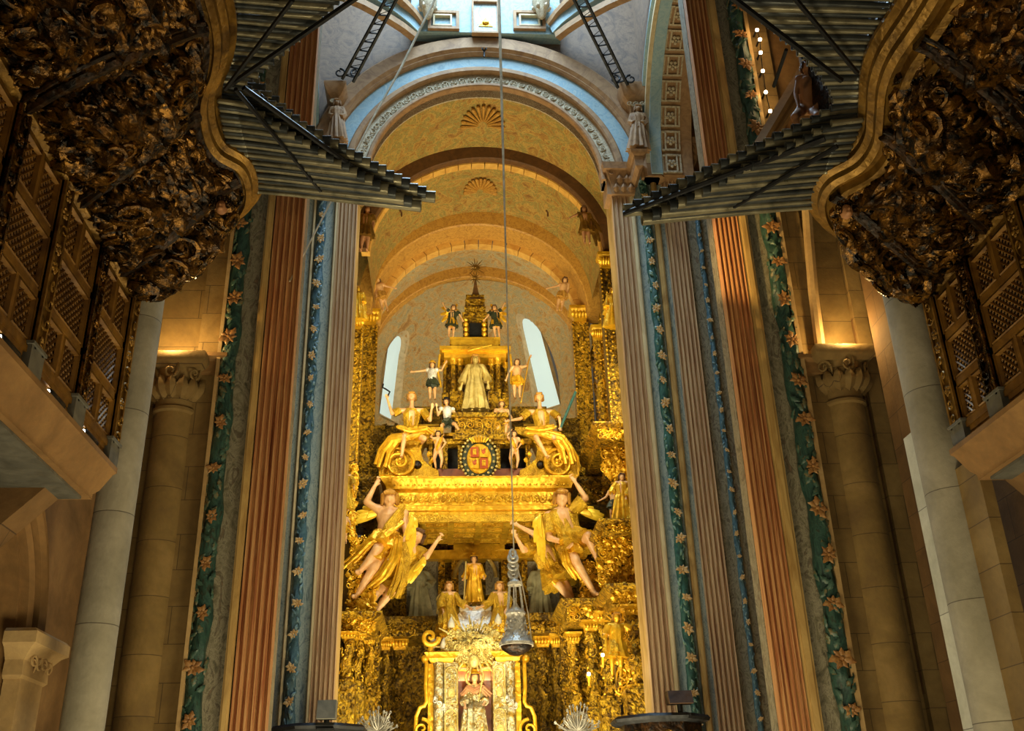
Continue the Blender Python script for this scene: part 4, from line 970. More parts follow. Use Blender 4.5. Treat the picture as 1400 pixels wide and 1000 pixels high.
def statue(name, label, Y, J, S=None, skin='flesh', hair='hair', cat='statue', group=None, wear=None, wing=None, hold=None, vox=None, hat=None, noleg=False, extra=None):
    """J: joints as (pixel x, pixel y, metres towards the viewer negative)"""
    sp = spx(Y); W = {k: P(v[0], v[1], Y + (v[2] if len(v) > 2 else 0)) for k, v in J.items()}
    if S is None: S = (W['head'] - (W['lan'] + W['ran']) / 2).length / .885
    if 'chest' not in W: W['chest'] = W['neck'].lerp(W['pelvis'], .33)
    lo = min(v.z for v in W.values())
    t = thing(name, label, cat, (W['pelvis'].x, Y, lo - .03 * S), group)
    b = MB(); hd = W['head']; up = (hd - W['neck']).normalized(); A = frame(up, Vector((0, -1, 0)))
    fx = Matrix.Rotation(0, 3, 'Z')
    b.cap(W['chest'], W['pelvis'], .098 * S, .082 * S, 14); b.ell(W['chest'], (.115 * S, .075 * S, .10 * S)); b.ell(W['pelvis'], (.095 * S, .075 * S, .075 * S))
    b.cap(W['lsh'], W['rsh'], .046 * S, .046 * S); b.cap(W['neck'], W['chest'], .036 * S, .08 * S); b.cap(W['neck'] - up * .02 * S, hd, .032 * S, .034 * S)
    b.ell(hd, (.056 * S, .064 * S, .076 * S), 14, 10, frame(up)); f = Vector((0, -1, 0)); side = up.cross(f).normalized(); f = side.cross(up)
    b.ell(hd + f * .045 * S - up * .048 * S, (.03 * S, .022 * S, .022 * S)); b.cap(hd + f * .056 * S + up * .012 * S, hd + f * .074 * S - up * .016 * S, .006 * S, .011 * S, 6)
    b.cap(hd + f * .056 * S - up * .038 * S - side * .014 * S, hd + f * .056 * S - up * .038 * S + side * .014 * S, .007 * S, .007 * S, 6)
    for sg in (-1, 1):
        b.cap(hd + f * .052 * S + up * .022 * S + side * sg * .012 * S, hd + f * .046 * S + up * .022 * S + side * sg * .036 * S, .007 * S, .006 * S, 6)
        b.ell(hd + side * sg * .056 * S - up * .004 * S, (.01 * S, .016 * S, .02 * S)); b.ell(hd + f * .054 * S + up * .008 * S + side * sg * .024 * S, .008 * S, 6, 5)
        b.ell(hd + f * .04 * S - up * .02 * S + side * sg * .03 * S, .02 * S, 6, 5)
    for L in 'lr':
        b.cap(W[L + 'sh'], W[L + 'el'], .036 * S, .028 * S); b.cap(W[L + 'el'], W[L + 'wr'], .029 * S, .019 * S); hand(b, W[L + 'wr'], W[L + 'el'], S)
        hp = W.get(L + 'hip') or W['pelvis'] + Vector(((-.05 if L == 'l' else .05) * S, 0, -.02 * S))
        b.cap(W['pelvis'], hp, .07 * S, .068 * S)
        if not noleg:
            b.cap(hp, W[L + 'kn'], .066 * S, .043 * S); kn, an = W[L + 'kn'], W[L + 'an']; b.cap(kn, an, .041 * S, .023 * S); b.cap(kn.lerp(an, .15) + Vector((0, .01 * S, 0)), kn.lerp(an, .45), .038 * S, .034 * S)
            ft = (an - kn).normalized(); toe = an + (Vector((0, -.10, 0)) + ft * .03) * S; b.cap(an + ft * .012 * S, toe, .024 * S, .018 * S)
    me = remesh(b, 'body', skin, vox or S / 95, 1); o = bpy.data.objects.new('body', me); COL.objects.link(o); link(o, t)
    if hair:
        h = MB(); h.ell(hd - f * .012 * S + up * .014 * S, (.062 * S, .064 * S, .072 * S), 14, 10, frame(up)); rn = random.Random(int(J['head'][0]))
        for k in range(16):
            a = PI * 2 * k / 16
            if math.cos(a) * 1 > .65: 
                h.ell(hd + f * .05 * S + up * .055 * S + side * math.sin(a) * .05 * S, .02 * S, 6, 5); continue
            h.cap(hd + (f * math.cos(a) + side * math.sin(a)) * .058 * S + up * .03 * S, hd + (f * math.cos(a) * .9 + side * math.sin(a)) * .068 * S - up * .045 * S, .02 * S, .013 * S, 6)
        h.obj('hair', hair, t)
    mid = lambda a, c: (W[a] + W[c]) / 2
    for i, wd in enumerate(wear or []):
        kind, mt = wd[0], wd[1]; g = MB(); se = int(J['head'][0] * 3 + i)
        if kind == 'robe':
            drape(g, [W['neck'].lerp(W['chest'], .3), W['chest'], W['chest'].lerp(W['pelvis'], .6), W['pelvis'], mid('lkn', 'rkn'), mid('lan', 'ran') + Vector((0, 0, .0))], [.085 * S, .13 * S, .105 * S, .125 * S, .155 * S, .19 * S], [.07 * S, .095 * S, .09 * S, .105 * S, .12 * S, .14 * S], 11, .26, se)
            for L in 'lr': drape(g, [W[L + 'sh'], W[L + 'el'], W[L + 'el'].lerp(W[L + 'wr'], .7)], [.05 * S, .055 * S, .065 * S], [.05 * S, .05 * S, .06 * S], 6, .2, se, 18, 3)
        elif kind == 'tunic':
            drape(g, [W['neck'].lerp(W['chest'], .35), W['chest'], W['chest'].lerp(W['pelvis'], .6), W['pelvis'], W['pelvis'].lerp(mid('lkn', 'rkn'), .75)], [.085 * S, .128 * S, .1 * S, .125 * S, .165 * S], [.07 * S, .092 * S, .088 * S, .1 * S, .13 * S], 10, .24, se)
            for L in 'lr': drape(g, [W[L + 'sh'], W[L + 'sh'].lerp(W[L + 'el'], .8)], [.056 * S, .06 * S], [.054 * S, .058 * S], 6, .2, se, 18, 3)
        elif kind == 'skirt':
            drape(g, [W['chest'].lerp(W['pelvis'], .7), W['pelvis'], W['pelvis'].lerp(mid('lkn', 'rkn'), .5)], [.098 * S, .12 * S, .14 * S], [.09 * S, .1 * S, .11 * S], 9, .34, se)
            for L in 'lr': drape(g, [W['pelvis'].lerp(W[L + 'kn'], .3), W['pelvis'].lerp(W[L + 'kn'], .74)], [.08 * S, .07 * S], [.08 * S, .066 * S], 7, .34, se, 24)
        elif kind == 'sash':
            a, c = W['lsh'], W['rhip'] if 'rhip' in W else W['pelvis'] + Vector((.07 * S, 0, 0))
            if len(wd) > 2 and wd[2] < 0: a, c = W['rsh'], W['lhip'] if 'lhip' in W else W['pelvis'] - Vector((.07 * S, 0, 0))
            fo = Vector((0, -.085 * S, 0))
            for k in range(5): q_ = Vector((0, 0, (k - 2) * .022 * S)); g.tube([a + q_ + Vector((0, -.02 * S, .03 * S)), a.lerp(c, .35) + fo * 1.25 + q_, a.lerp(c, .7) + fo * 1.2 + q_, c + fo * .7 + q_ - Vector((0, 0, .02 * S))], [.018 * S, .022 * S, .022 * S, .016 * S], 6)
        elif kind == 'armor':
            g.cap(W['chest'], W['chest'].lerp(W['pelvis'], .7), .118 * S, .1 * S, 14); 
            for L in 'lr': g.ell(W[L + 'sh'], .058 * S)
        elif kind == 'cloth':                           # free swag through pixel points
            pts = [P(x, y, Y + dy) for x, y, dy in wd[2]]; r = wd[3] * sp * .72
            for k in range(6):
                o_ = Vector((math.cos(k * 1.05) * r * .75, math.sin(k * 1.05) * r * .5 - .02, math.sin(k * 1.05) * r * .55))
                g.tube([p + o_ * (.7 + .6 * j / (len(pts) - 1)) for j, p in enumerate(pts)], [r * .5 * (1 - .45 * abs(2 * j / (len(pts) - 1) - 1)) for j in range(len(pts))], 7)
        if g.nv: g.obj('cloth', mt, t)
    for w_ in (wing or []):
        root, tips, wd, mt = w_[:4]; dy = w_[4] if len(w_) > 4 else 0
        g = MB(); feathers(g, P(root[0], root[1], Y + dy), [P(x, y, Y + dy + .02) for x, y in tips], wd * sp); g.obj('wing', mt, t)
    for h_ in (hold or []):
        nm, mt, pts, r = h_; g = MB(); g.tube([P(p[0], p[1], Y + (p[2] if len(p) > 2 else -.1)) for p in pts], r if hasattr(r, '__len__') else r * sp, 8); g.obj(nm, mt, t)
    if hat: 
        g = MB(); g.lathe([(.09 * S, .03 * S), (.09 * S, .045 * S), (.055 * S, .06 * S), (.05 * S, .1 * S), (.001, .12 * S)], hd + up * .02 * S, 14); g.obj('hat', hat, t)
    if extra: extra(t, W, S)
    return t, W, S

# ------------------------------------------------------------------ the altarpiece
def gbox(parent, nm, m, rects, Y, dep=.4):
    q = MB()
    for r in rects: pbox(q, *r[:4], Y + (r[4] if len(r) > 4 else 0), r[5] if len(r) > 5 else dep)
    return q.obj(nm, m, parent)
def spiral(mb, c, r, turns, sgn, rad, dep, y=-.0, a0=0):
    pts = []; rr = []
    for i in range(36):
        t_ = i / 35; a = a0 + sgn * turns * 2 * PI * t_; q = r * (1 - t_) ** .85 + .03 * r
        pts.append(c + Vector((math.cos(a) * q, -.12 * r * t_ * 4 + y, math.sin(a) * q))); rr.append(rad * (1 - .5 * t_))
    mb.tube(pts, rr, 8)
Yc = 27.0
# baldachin over the altar
t = thing('altar_canopy', 'broad gilded canopy entablature with scroll frieze and coffered underside held by flying angels', 'canopy', (.17, 28, PZ(702, Yc)))
x0, x1 = P(534, 690, Yc).x, P(776, 690, Yc).x; zz = [PZ(y, Yc) for y in (703, 698, 692, 690, 673, 670, 664, 659, 655)]
q = MB(); mould(q, x0, x1, Yc + .05, 29.5, [(-.1, zz[0]), (0, zz[0]), (.0, zz[1]), (.05, zz[1] + .01), (.05, zz[2]), (.0, zz[3]), (.0, zz[4]), (.06, zz[5]), (.12, zz[5] + .02), (.16, zz[6]), (.26, zz[7]), (.3, zz[8] - .03), (.3, zz[8])]); q.obj('entablature', 'gold', t)
q = MB(); q.box((xa_ := x0 + .05, Yc + .1, zz[0] + .02), (x1 - .05, 29.4, zz[0] + .12)); q.obj('coffer_ground', 'gold_dark', t)
q = MB(); n = 26
for i in range(n):
    x = x0 + (x1 - x0) * (i + .5) / n; q.inst(TS[(0, 5, 1, 2)[i % 4]], (x, Yc + .03, (zz[3] + zz[4]) / 2), frame((0, -1, 0)), .17)
    q.inst(STUD, (x, Yc - .1, zz[6] - .02), frame((0, -1, 0)), .07); q.inst(STUD, (x + .12, Yc - .1, zz[6] - .02), frame((0, -1, 0)), .05)
for yy in range(14):
    for xx in (x0, x1): q.inst(TS[yy % 2], (xx, Yc + .15 + yy * .17, (zz[3] + zz[4]) / 2), frame((-1 if xx == x0 else 1, 0, 0)), .13)
q.obj('frieze_carving', 'gold_fine', t)
zc = zz[0] - .02; xa, xb = x0 + .12, x1 - .12; nx, ny = 6, 4
q = MB()
for i in range(nx + 1): x = xa + (xb - xa) * i / nx; q.box((x - .11, Yc + .1, zc - .2), (x + .07, 29.4, zc + .05))
for j in range(ny + 1): y = Yc + .15 + (29.3 - Yc - .15) * j / ny; q.box((xa, y - .09, zc - .18), (xb, y + .05, zc + .05))
q.obj('coffer_beams', 'gold_fine', t)
q = MB()
for i in range(nx):
    for j in range(ny):
        x = xa + (xb - xa) * (i + .5) / nx; y = Yc + .15 + (29.15 - Yc) * (j + .5) / ny
        q.inst(TS[5], (x, y, zc), frame((0, 0, -1)), .2)
        for sx in (-.07, .07): q.inst(STUD, (x + sx * 4, y, zc - .15), frame((0, 0, -1)), .05)
q.obj('coffer_rosettes', 'gold', t)
for k, (xx, yy) in enumerate(((600, 735), (740, 735))): pass

# attic stage above the canopy
Ya = 27.35
t = thing('altar_attic', 'gilded attic with red plinth, dark openings and pedestals above the canopy', 'altar stage', (.17, Ya + .5, PZ(655, Ya)))
gbox(t, 'plinth', 'red_marble', [(583, 641, 728, 656)], Ya, 1.0)
gbox(t, 'recess_shade', 'black', [(588, 600, 724, 642, .35, .2)], Ya)  # black block, the shade of the openings put into its colour
gbox(t, 'posts', 'gold_carved', [(586, 604, 591, 642), (605, 604, 612, 642), (626, 606, 632, 642), (679, 606, 684, 642), (700, 604, 707, 642), (719, 604, 725, 642), (583, 600, 640, 607, -.05, .6), (670, 600, 727, 607, -.05, .6)], Ya, .35)
gbox(t, 'upper_shelf', 'gold', [(568, 592, 640, 596, .3, .5), (672, 592, 742, 596, .3, .5), (566, 580, 600, 583, .5, .4), (716, 580, 748, 583, .5, .4)], Ya)
gbox(t, 'side_blocks', 'gold_dark', [(566, 556, 604, 592, .8, .5), (700, 556, 748, 592, .8, .5)], Ya)
q = MB(); pbox(q, 622, 566, 690, 600, Ya - .1, 1.2); pbox(q, 617, 564, 695, 570, Ya - .2, 1.3); pbox(q, 619, 594, 693, 601, Ya - .15, 1.2); q.obj('pedestal', 'gold_carved', t)
q = MB()
for x in (632, 644, 656, 668, 680): q.inst(TS[(x // 12) % 2], P(x, 582, Ya - .12), frame((0, -1, 0)), .15)
q.obj('pedestal_scrolls', 'gold', t)
# big volutes carrying the two virtues
for s, lab in ((-1, 'large gilded scroll volute under the left seated figure'), (1, 'large gilded scroll volute under the right seated figure')):
    fx = lambda x: x if s < 0 else 1310 - x
    pl = [(519, 652), (600, 652), (599, 643), (588, 638), (578, 628), (575, 614), (580, 602), (592, 596), (606, 592), (606, 584), (574, 584), (548, 592), (530, 606), (520, 622), (516, 638)]
    c0 = P(fx(546), 634, Ya - .15); t = thing('scroll_volute', lab, 'volute', (c0.x, Ya, PZ(652, Ya)), 'volutes of the attic')
    pts = [P(fx(x), y, Ya - .1) for x, y in pl]
    if s < 0: pts = pts[::-1]
    q = MB(); q.prism(pts, (0, 0, 0), (0, .7, 0)); q.obj('console', 'gold_fine', t)
    q = MB(); spiral(q, c0, .44, 1.9, s, .055, .1, 0, PI / 2); q.tube([P(fx(x), y, Ya - .16) for x, y in ((546, 613), (530, 612), (520, 626), (519, 650), (560, 653), (600, 653))], .045, 6); q.obj('scroll', 'gold', t)
    q = MB(); q.inst(TS[5], c0 + Vector((0, -.12, 0)), frame((0, -1, 0)), .2)
    for (x, y) in ((595, 605), (585, 590), (560, 600), (585, 622), (590, 630)): q.inst(TS[2 if s < 0 else 3], P(fx(x), y, Ya - .12), frame((0, -1, 0)), .15)
    q.obj('rosette', 'gold', t)
    q = MB(); q.ell(P(fx(571), 636, Ya - .1), (.12, .1, .13)); q.obj('dark_boss', 'dark_gilt', t)
# coat of arms
c = P(655, 628, Ya - .45); sp_ = spx(Ya)
t = thing('coat_of_arms', 'oval royal coat of arms in a green and gold beaded wreath', 'coat of arms', c + Vector((0, .1, -.62)))
A = frame((0, -1, 0))
def oval(mb, rx, rz, y0, y1, n=32, e=.0): mb.loft([[c + Vector((math.cos(2 * PI * k / n) * rx * f_, yy, math.sin(2 * PI * k / n) * rz * f_)) for k in range(n)] for yy, f_ in ((y1, 1), (y0 + .03, 1), (y0, .94))])
q = MB(); oval(q, 24 * sp_, 31 * sp_, -.02, .2); q.obj('wreath', 'cloth_dark', t)
q = MB(); oval(q, 17 * sp_, 22 * sp_, -.08, .1); q.obj('shield', 'gold', t)
q = MB()
for k in range(34):
    a = 2 * PI * k / 34; q.inst(STUD, c + Vector((math.cos(a) * 25.5 * sp_, -.05, math.sin(a) * 32.5 * sp_)), A, .085)
    if k % 2: q.inst(TS[5], c + Vector((math.cos(a) * 20.5 * sp_, -.06, math.sin(a) * 26 * sp_)), A, .06)
q.obj('beaded_collar', 'gold_pale', t)
for (x, y, mt) in ((-1, 1, 'arms_red'), (1, 1, 'gold'), (-1, -1, 'gold'), (1, -1, 'arms_red')):
    q = MB(); p = c + Vector((x * 6.3 * sp_, -.11, y * 8 * sp_)); q.box(p + Vector((-.115, -.02, -.15)), p + Vector((.115, .02, .15))); q.obj('quarter', mt, t)
    q = MB()
    if mt == 'arms_red': q.box(p + Vector((-.05, -.035, -.08)), p + Vector((.05, 0, .04))); [q.box(p + Vector((dx - .015, -.035, .03)), p + Vector((dx + .015, 0, .09))) for dx in (-.035, 0, .035)]
    else: q.ell(p + Vector((0, -.02, .01)), (.05, .02, .07)); q.ell(p + Vector((.03, -.02, .08)), (.03, .02, .03)); q.cap(p + Vector((-.04, -.02, -.02)), p + Vector((-.07, -.02, .09)), .012, .01, 5)
    q.obj('castle' if mt == 'arms_red' else 'lion', 'gold' if mt == 'arms_red' else 'arms_red', t)
q = MB()
for k in range(7): q.cap(c + Vector(((k - 3) * .06, -.08, 24 * sp_)), c + Vector(((k - 3) * .085, -.08, 33 * sp_ - abs(k - 3) * .03)), .03, .035, 6)
q.obj('crown', 'gold', t)
# aedicule with columns behind the central saint
Yb = 28.0
t = thing('aedicule', 'gilded columned shrine framing the pale central saint', 'shrine', (.15, Yb + .4, PZ(568, Yb)))
gbox(t, 'back_wall', 'gold_dark', [(606, 484, 694, 566, .55, .3)], Yb)
gbox(t, 'entablature', 'gold', [(601, 473, 698, 478, -.15, 1.2), (604, 478, 695, 482, -.05, 1.1), (607, 482, 692, 489, 0, 1.0)], Yb)
gbox(t, 'pedestal', 'gold_carved', [(615, 535, 633, 566), (668, 535, 685, 566), (604, 537, 613, 566, .2), (687, 537, 697, 566, .2)], Yb, .5)
for x, r, dy in ((620, 3.6, .1), (629, 3.4, .2), (672, 3.4, .2), (681, 3.6, .1), (608, 2.8, .4), (692, 2.8, .4)):
    q = MB(); z0, z1 = PZ(535, Yb), PZ(497, Yb); c_ = P(x, 515, Yb + dy); c_.z = 0; rr = r * spx(Yb)
    q.lathe([(rr * 1.2, z0), (rr * 1.2, z0 + .06), (rr, z0 + .1), (rr, z0 + .3), (rr * 1.15, z0 + .32), (rr * .9, z0 + .36), (rr * .85, z1)], c_, 14, None, True, lambda a, z: 1 + .05 * math.cos(8 * a)); o = q.obj('column', 'gold_carved', t)
    q = MB(); q.lathe([(rr * .9, z1), (rr * 1.5, z1 + .16), (rr * 1.6, z1 + .2)], c_, 12); [q.inst(TS[4], c_ + Vector((math.cos(a) * rr, math.sin(a) * rr, z1 + .07)), frame((math.cos(a), math.sin(a), -.2)), .08) for a in (PI * 1.1, PI * 1.5, PI * 1.9)]; q.obj('capital', 'gold', o)
q = MB(); cz = P(650, 545, Yb + .5); hw, hh = .26, .5
q.loft([[cz + Vector((x * hw, dy, z)) for x, z in [(-1, -hh), (1, -hh)] + [(math.cos(PI * k / 10), math.sin(PI * k / 10) * .3 + .1) for k in range(11)]] for dy in (-.06, .03)]); q.obj('bright_opening', 'day_white', t)
q = MB(); [q.tube([P(x, y, Yb - .1) for x, y in pts], .035, 6) for pts in (((601, 485), (599, 510), (603, 530)), ((698, 485), (700, 505), (697, 525)))]; q.obj('side_scroll', 'gold', t)
t = thing('pyramid_finial', 'small gilded temple with stepped pyramid spire on top of the shrine', 'finial', (.15, Yb + .5, PZ(472, Yb)))
gbox(t, 'platform', 'gold', [(615, 461, 684, 471, .05, .9), (617, 465, 682, 473, 0, 1)], Yb)
gbox(t, 'temple_wall', 'gold_dark', [(633, 428, 667, 461, .45, .3)], Yb)
gbox(t, 'doorway_shade', 'black', [(642, 442, 658, 460, .42, .05)], Yb)  # flat black slab standing for the shade inside the doorway
gbox(t, 'temple_cornice', 'gold_carved', [(632, 427, 667, 433, .1, .7), (635, 419, 664, 427, .15, .6), (638, 405, 661, 418, .25, .45), (636, 409, 663, 411, .2, .5), (637, 403, 662, 405.5, .2, .5)], Yb)
for x in (637, 662):
    q = MB(); z0, z1 = PZ(461, Yb), PZ(433, Yb); c_ = P(x, 450, Yb + .25); c_.z = 0; rr = .065; n = 16
    q.lathe([(rr * (1 + .35 * math.sin(k * 1.6)), z0 + (z1 - z0) * k / n) for k in range(n + 1)], c_, 10); q.obj('turned_column', 'gold', t)
q = MB(); z0, z1 = PZ(404, Yb), PZ(372, Yb); c_ = P(650, 390, Yb + .4); c_.z = 0; h = z1 - z0
q.lathe([(.30, z0), (.20, z0 + .12 * h), (.13, z0 + .35 * h), (.075, z0 + .65 * h), (.035, z0 + h)], c_, 4, Matrix.Rotation(PI / 4, 3, 'Z')); q.obj('spire', 'rib_brown', t)
for (x, y, r, n, nm) in ((650, 366, 17, 16, 'upper_star'), (649, 380, 13, 12, 'lower_star')):
    q = MB(); cc = P(x, y, Yb + .3); q.ell(cc, .055, 8, 6)
    for k in range(n):
        a = 2 * PI * (k + .3) / n; L = r * spx(Yb) * (1 if k % 2 == 0 else .7); q.cap(cc, cc + Vector((math.cos(a) * L, 0, math.sin(a) * L)), .026, .006, 5)
    q.obj(nm, 'gilt_mould', t)

G1, G2 = 'gold', 'gold_fine'
statue('saint_statue', 'pale gilded standing saint in the middle of the columned shrine', Ya + .25, tmpl(650, 486, 565, Ya, lel=(-.2, .38), lwr=(-.24, .52), rel=(.2, .36), rwr=(.22, .5)), skin='gold_pale', hair='hair_gold', wear=[('robe', 'gold_pale')], hold=[('staff', 'gold', [(640, 480), (672, 472)], 1.2)])
statue('warrior_statue', 'armoured warrior statue with arms spread left of the central saint', Ya + .5, tmpl(591, 496, 548, Ya, lel=(-.28, .22), lwr=(-.48, .24), rel=(.24, .2), rwr=(.34, .02)), wear=[('armor', 'silver'), ('skirt', 'cloth_dark')], hat='gold', vox=.014)
statue('warrior_statue', 'nearly nude statue with raised right hand and staff right of the central saint', Ya + .5, tmpl(707, 492, 546, Ya, lel=(-.2, .3), lwr=(-.26, .46), rel=(.24, .16), rwr=(.32, -.04)), wear=[('skirt', 'gold')], hold=[('staff', 'gold', [(724, 488), (712, 552)], .8)], vox=.014)
statue('captive_statue', 'crouching armoured figure left of the pedestal of the pale saint', Ya + .1, dict(head=(610, 550), neck=(611, 557), chest=(612, 562), pelvis=(612, 577, .05), lsh=(603, 559), rsh=(619, 560), lel=(599, 568), rel=(624, 569), lwr=(597, 557, -.1), rwr=(627, 579, -.1), lkn=(604, 582, -.2), rkn=(622, 580, -.25), lan=(606, 596), ran=(631, 594, -.1)), S=1.25, wear=[('armor', 'silver'), ('skirt', 'cloth_dark')], hat='iron')
statue('captive_statue', 'bearded crouching figure in flat hat right of the pedestal of the pale saint', Ya + .1, dict(head=(686, 553), neck=(686, 560), chest=(686, 565), pelvis=(687, 579, .05), lsh=(678, 561), rsh=(694, 562), lel=(674, 570), rel=(699, 571), lwr=(680, 580, -.1), rwr=(697, 582, -.1), lkn=(681, 584, -.2), rkn=(693, 582, -.25), lan=(677, 597), ran=(690, 598, -.1)), S=1.25, wear=[('skirt', 'gold')], hat='gold')
for x, lab in ((599, 'small child figure supporting the attic shelf left of the coat of arms'), (703, 'small child figure supporting the attic shelf right of the coat of arms')):
    s = -1 if x < 650 else 1
    statue('putto_statue', lab, Ya - .1, tmpl(x, 590, 642, Ya, lel=(-.2, .14), lwr=(-.1, 0.0), rel=(.2, .3), rwr=(.1, .44, -.1), lkn=(-.1, .72, -.1), rkn=(.1, .74)), wear=[('sash', 'gold', s)], vox=.015)
for x, lab, s in ((616, 'small winged angel statue left of the pyramid finial', -1), (680, 'small winged angel statue right of the pyramid finial', 1)):
    statue('angel_statue', lab, Yb + .1, tmpl(x, 418, 462, Yb, lean=-.1 * s, lel=(-.22, .12 if s < 0 else .3), lwr=(-.32, -.02 if s < 0 else .42), rel=(.22, .3 if s < 0 else .12), rwr=(.3, .42 if s < 0 else -.02)), wear=[('tunic', 'cloth_dark'), ('skirt', 'gold')], wing=[((x, 428), [(x + s * 12, 420), (x + s * 14, 430), (x + s * 12, 440)], 3, 'gold'), ((x, 428), [(x - s * 9, 416), (x - s * 11, 424)], 3, 'gold')], vox=.014)
# seated virtues
statue('virtue_statue', 'large seated gilded figure with bare knee on the left volute raising a dark snake', Ya - .1, dict(head=(563, 543), neck=(563, 556), chest=(562, 568), pelvis=(560, 592, .1), lsh=(547, 562), rsh=(578, 562), lel=(536, 566, -.05), rel=(588, 575, -.1), lwr=(530, 547, -.1), rwr=(590, 560, -.25), lkn=(553, 597, -.45), rkn=(580, 600, -.4), lan=(549, 624, -.35), ran=(577, 606, .0)), S=1.9,
       hair='hair_gold', wear=[('tunic', G2), ('skirt', G1), ('cloth', G1, [(578, 590, -.2), (560, 597, -.35), (540, 600, -.2), (528, 616, -.1), (522, 636, -.1)], 13), ('cloth', G1, [(545, 584, -.25), (562, 590, -.35), (580, 586, -.25), (588, 592, -.1)], 8)], hold=[('snake', 'iron', [(530, 542), (533, 536), (527, 532), (523, 530), (524, 525)], 1.3)])
statue('virtue_statue', 'large seated gilded figure on the right volute with outstretched arm and green sword', Ya - .1, dict(head=(737, 544), neck=(738, 557), chest=(739, 569), pelvis=(741, 592, .1), lsh=(723, 564), rsh=(755, 564), lel=(711, 573, -.05), rel=(765, 572, -.1), lwr=(698, 575, -.1), rwr=(766, 583, -.2), lkn=(733, 598, -.45), rkn=(757, 598, -.4), lan=(748, 625, -.35), ran=(762, 610, .0)), S=1.9,
       hair='hair_gold', wear=[('tunic', G2), ('skirt', G1), ('cloth', G1, [(722, 592, -.2), (742, 592, -.35), (762, 598, -.2), (772, 612, -.1), (777, 632, -.1)], 13), ('cloth', G1, [(722, 586, -.25), (738, 588, -.35), (755, 584, -.25)], 8)], hold=[('sword', 'teal', [(766, 586, -.2), (776, 562, -.2), (787, 536, -.2)], 2.0)])
# flying angels that hold the canopy
Yg = 26.6
statue('angel_statue', 'large flying angel at the left end of the canopy lifting one arm over its head', Yg, dict(head=(533, 682, -.1), neck=(533, 695), chest=(533, 708), pelvis=(528, 737), lsh=(517, 697), rsh=(552, 703), lel=(501, 687, -.1), lwr=(512, 666, -.1), rel=(556, 734, -.15), rwr=(541, 759, -.3),
       lhip=(521, 741), rhip=(534, 742), lkn=(516, 751, -.35), lan=(492, 782, -.15), rkn=(510, 779, -.2), ran=(487, 815)), S=3.25, hair='hair_gold', group='angels carrying the canopy',
       wear=[('skirt', G1), ('sash', G2, -1), ('cloth', G1, [(548, 715, -.25), (530, 728, -.35), (508, 740, -.2), (492, 757, 0), (474, 774, .1)], 10), ('cloth', G1, [(545, 735, -.3), (540, 760, -.3), (525, 785, -.2), (507, 800, 0)], 11), ('cloth', G2, [(550, 740, -.2), (553, 765, -.2), (548, 790, -.1), (538, 815, 0)], 11)],
       wing=[((520, 702), [(481, 716), (483, 708), (488, 700), (496, 693), (506, 688)], 4.5, 'wing_gold'), ((563, 707), [(569, 722), (565, 748), (560, 762), (552, 774), (545, 776)], 5.0, 'wing_gold', -.25)])
statue('angel_statue', 'second angel below the left end of the canopy reaching out with a bent arm', Yg + .7, dict(head=(571, 734), neck=(566, 744), chest=(558, 756), pelvis=(540, 782), lsh=(556, 748), rsh=(571, 753), lel=(548, 764), lwr=(540, 778), rel=(583, 762, -.2), rwr=(597, 741, -.25),
       lhip=(536, 786), rhip=(545, 790), lkn=(516, 810, -.3), lan=(498, 838, -.2), rkn=(533, 812, -.3), ran=(505, 846, -.2)), S=2.9, hair='hair', group='angels carrying the canopy',
       wear=[('tunic', G2), ('skirt', G2)], wing=[((579, 764), [(576, 776), (568, 787), (560, 797), (550, 802)], 5, 'wing_gold', -.3)])
statue('angel_statue', 'large flying angel at the right end of the canopy lifting one arm over its head', Yg, dict(head=(768, 681, -.1), neck=(768, 695), chest=(767, 709), pelvis=(780, 738), lsh=(750, 706), rsh=(781, 700), lel=(751, 736, -.15), lwr=(770, 742, -.35), rel=(801, 682, -.1), rwr=(788, 662, -.1),
       lhip=(774, 742), rhip=(787, 740), lkn=(787, 768, -.35), lan=(813, 812, -.05), rkn=(803, 733, -.4), ran=(819, 769, -.1)), S=3.25, hair='hair_gold', group='angels carrying the canopy',
       wear=[('tunic', G2), ('skirt', G1), ('cloth', G1, [(790, 730, -.35), (806, 728, -.3), (820, 745, -.1), (826, 762, .0)], 7), ('cloth', G1, [(770, 745, -.3), (776, 770, -.3), (790, 790, -.1)], 9)],
       wing=[((792, 700), [(829, 713), (826, 705), (820, 700), (812, 694)], 4.5, 'wing_gold'), ((738, 706), [(730, 722), (732, 742), (738, 760), (743, 768)], 5.0, 'wing_gold', -.25)])
statue('angel_statue', 'second angel below the right end of the canopy with both hands reaching left', Yg + .7, dict(head=(735, 735), neck=(738, 744), chest=(744, 756), pelvis=(757, 782), lsh=(731, 748), rsh=(748, 748), lel=(716, 753, -.2), lwr=(707, 737, -.25), rel=(728, 729, -.3), rwr=(710, 720, -.3),
       lhip=(753, 786), rhip=(762, 786), lkn=(764, 800, -.3), lan=(796, 838, -.2), rkn=(776, 805, -.2), ran=(790, 846, -.1)), S=2.9, hair='hair', group='angels carrying the canopy',
       wear=[('tunic', G2), ('skirt', G2), ('cloth', G1, [(746, 770, -.2), (755, 790, -.3), (775, 808, -.2)], 8)], wing=[((742, 752), [(733, 745), (730, 760), (738, 778)], 5, 'gold')])
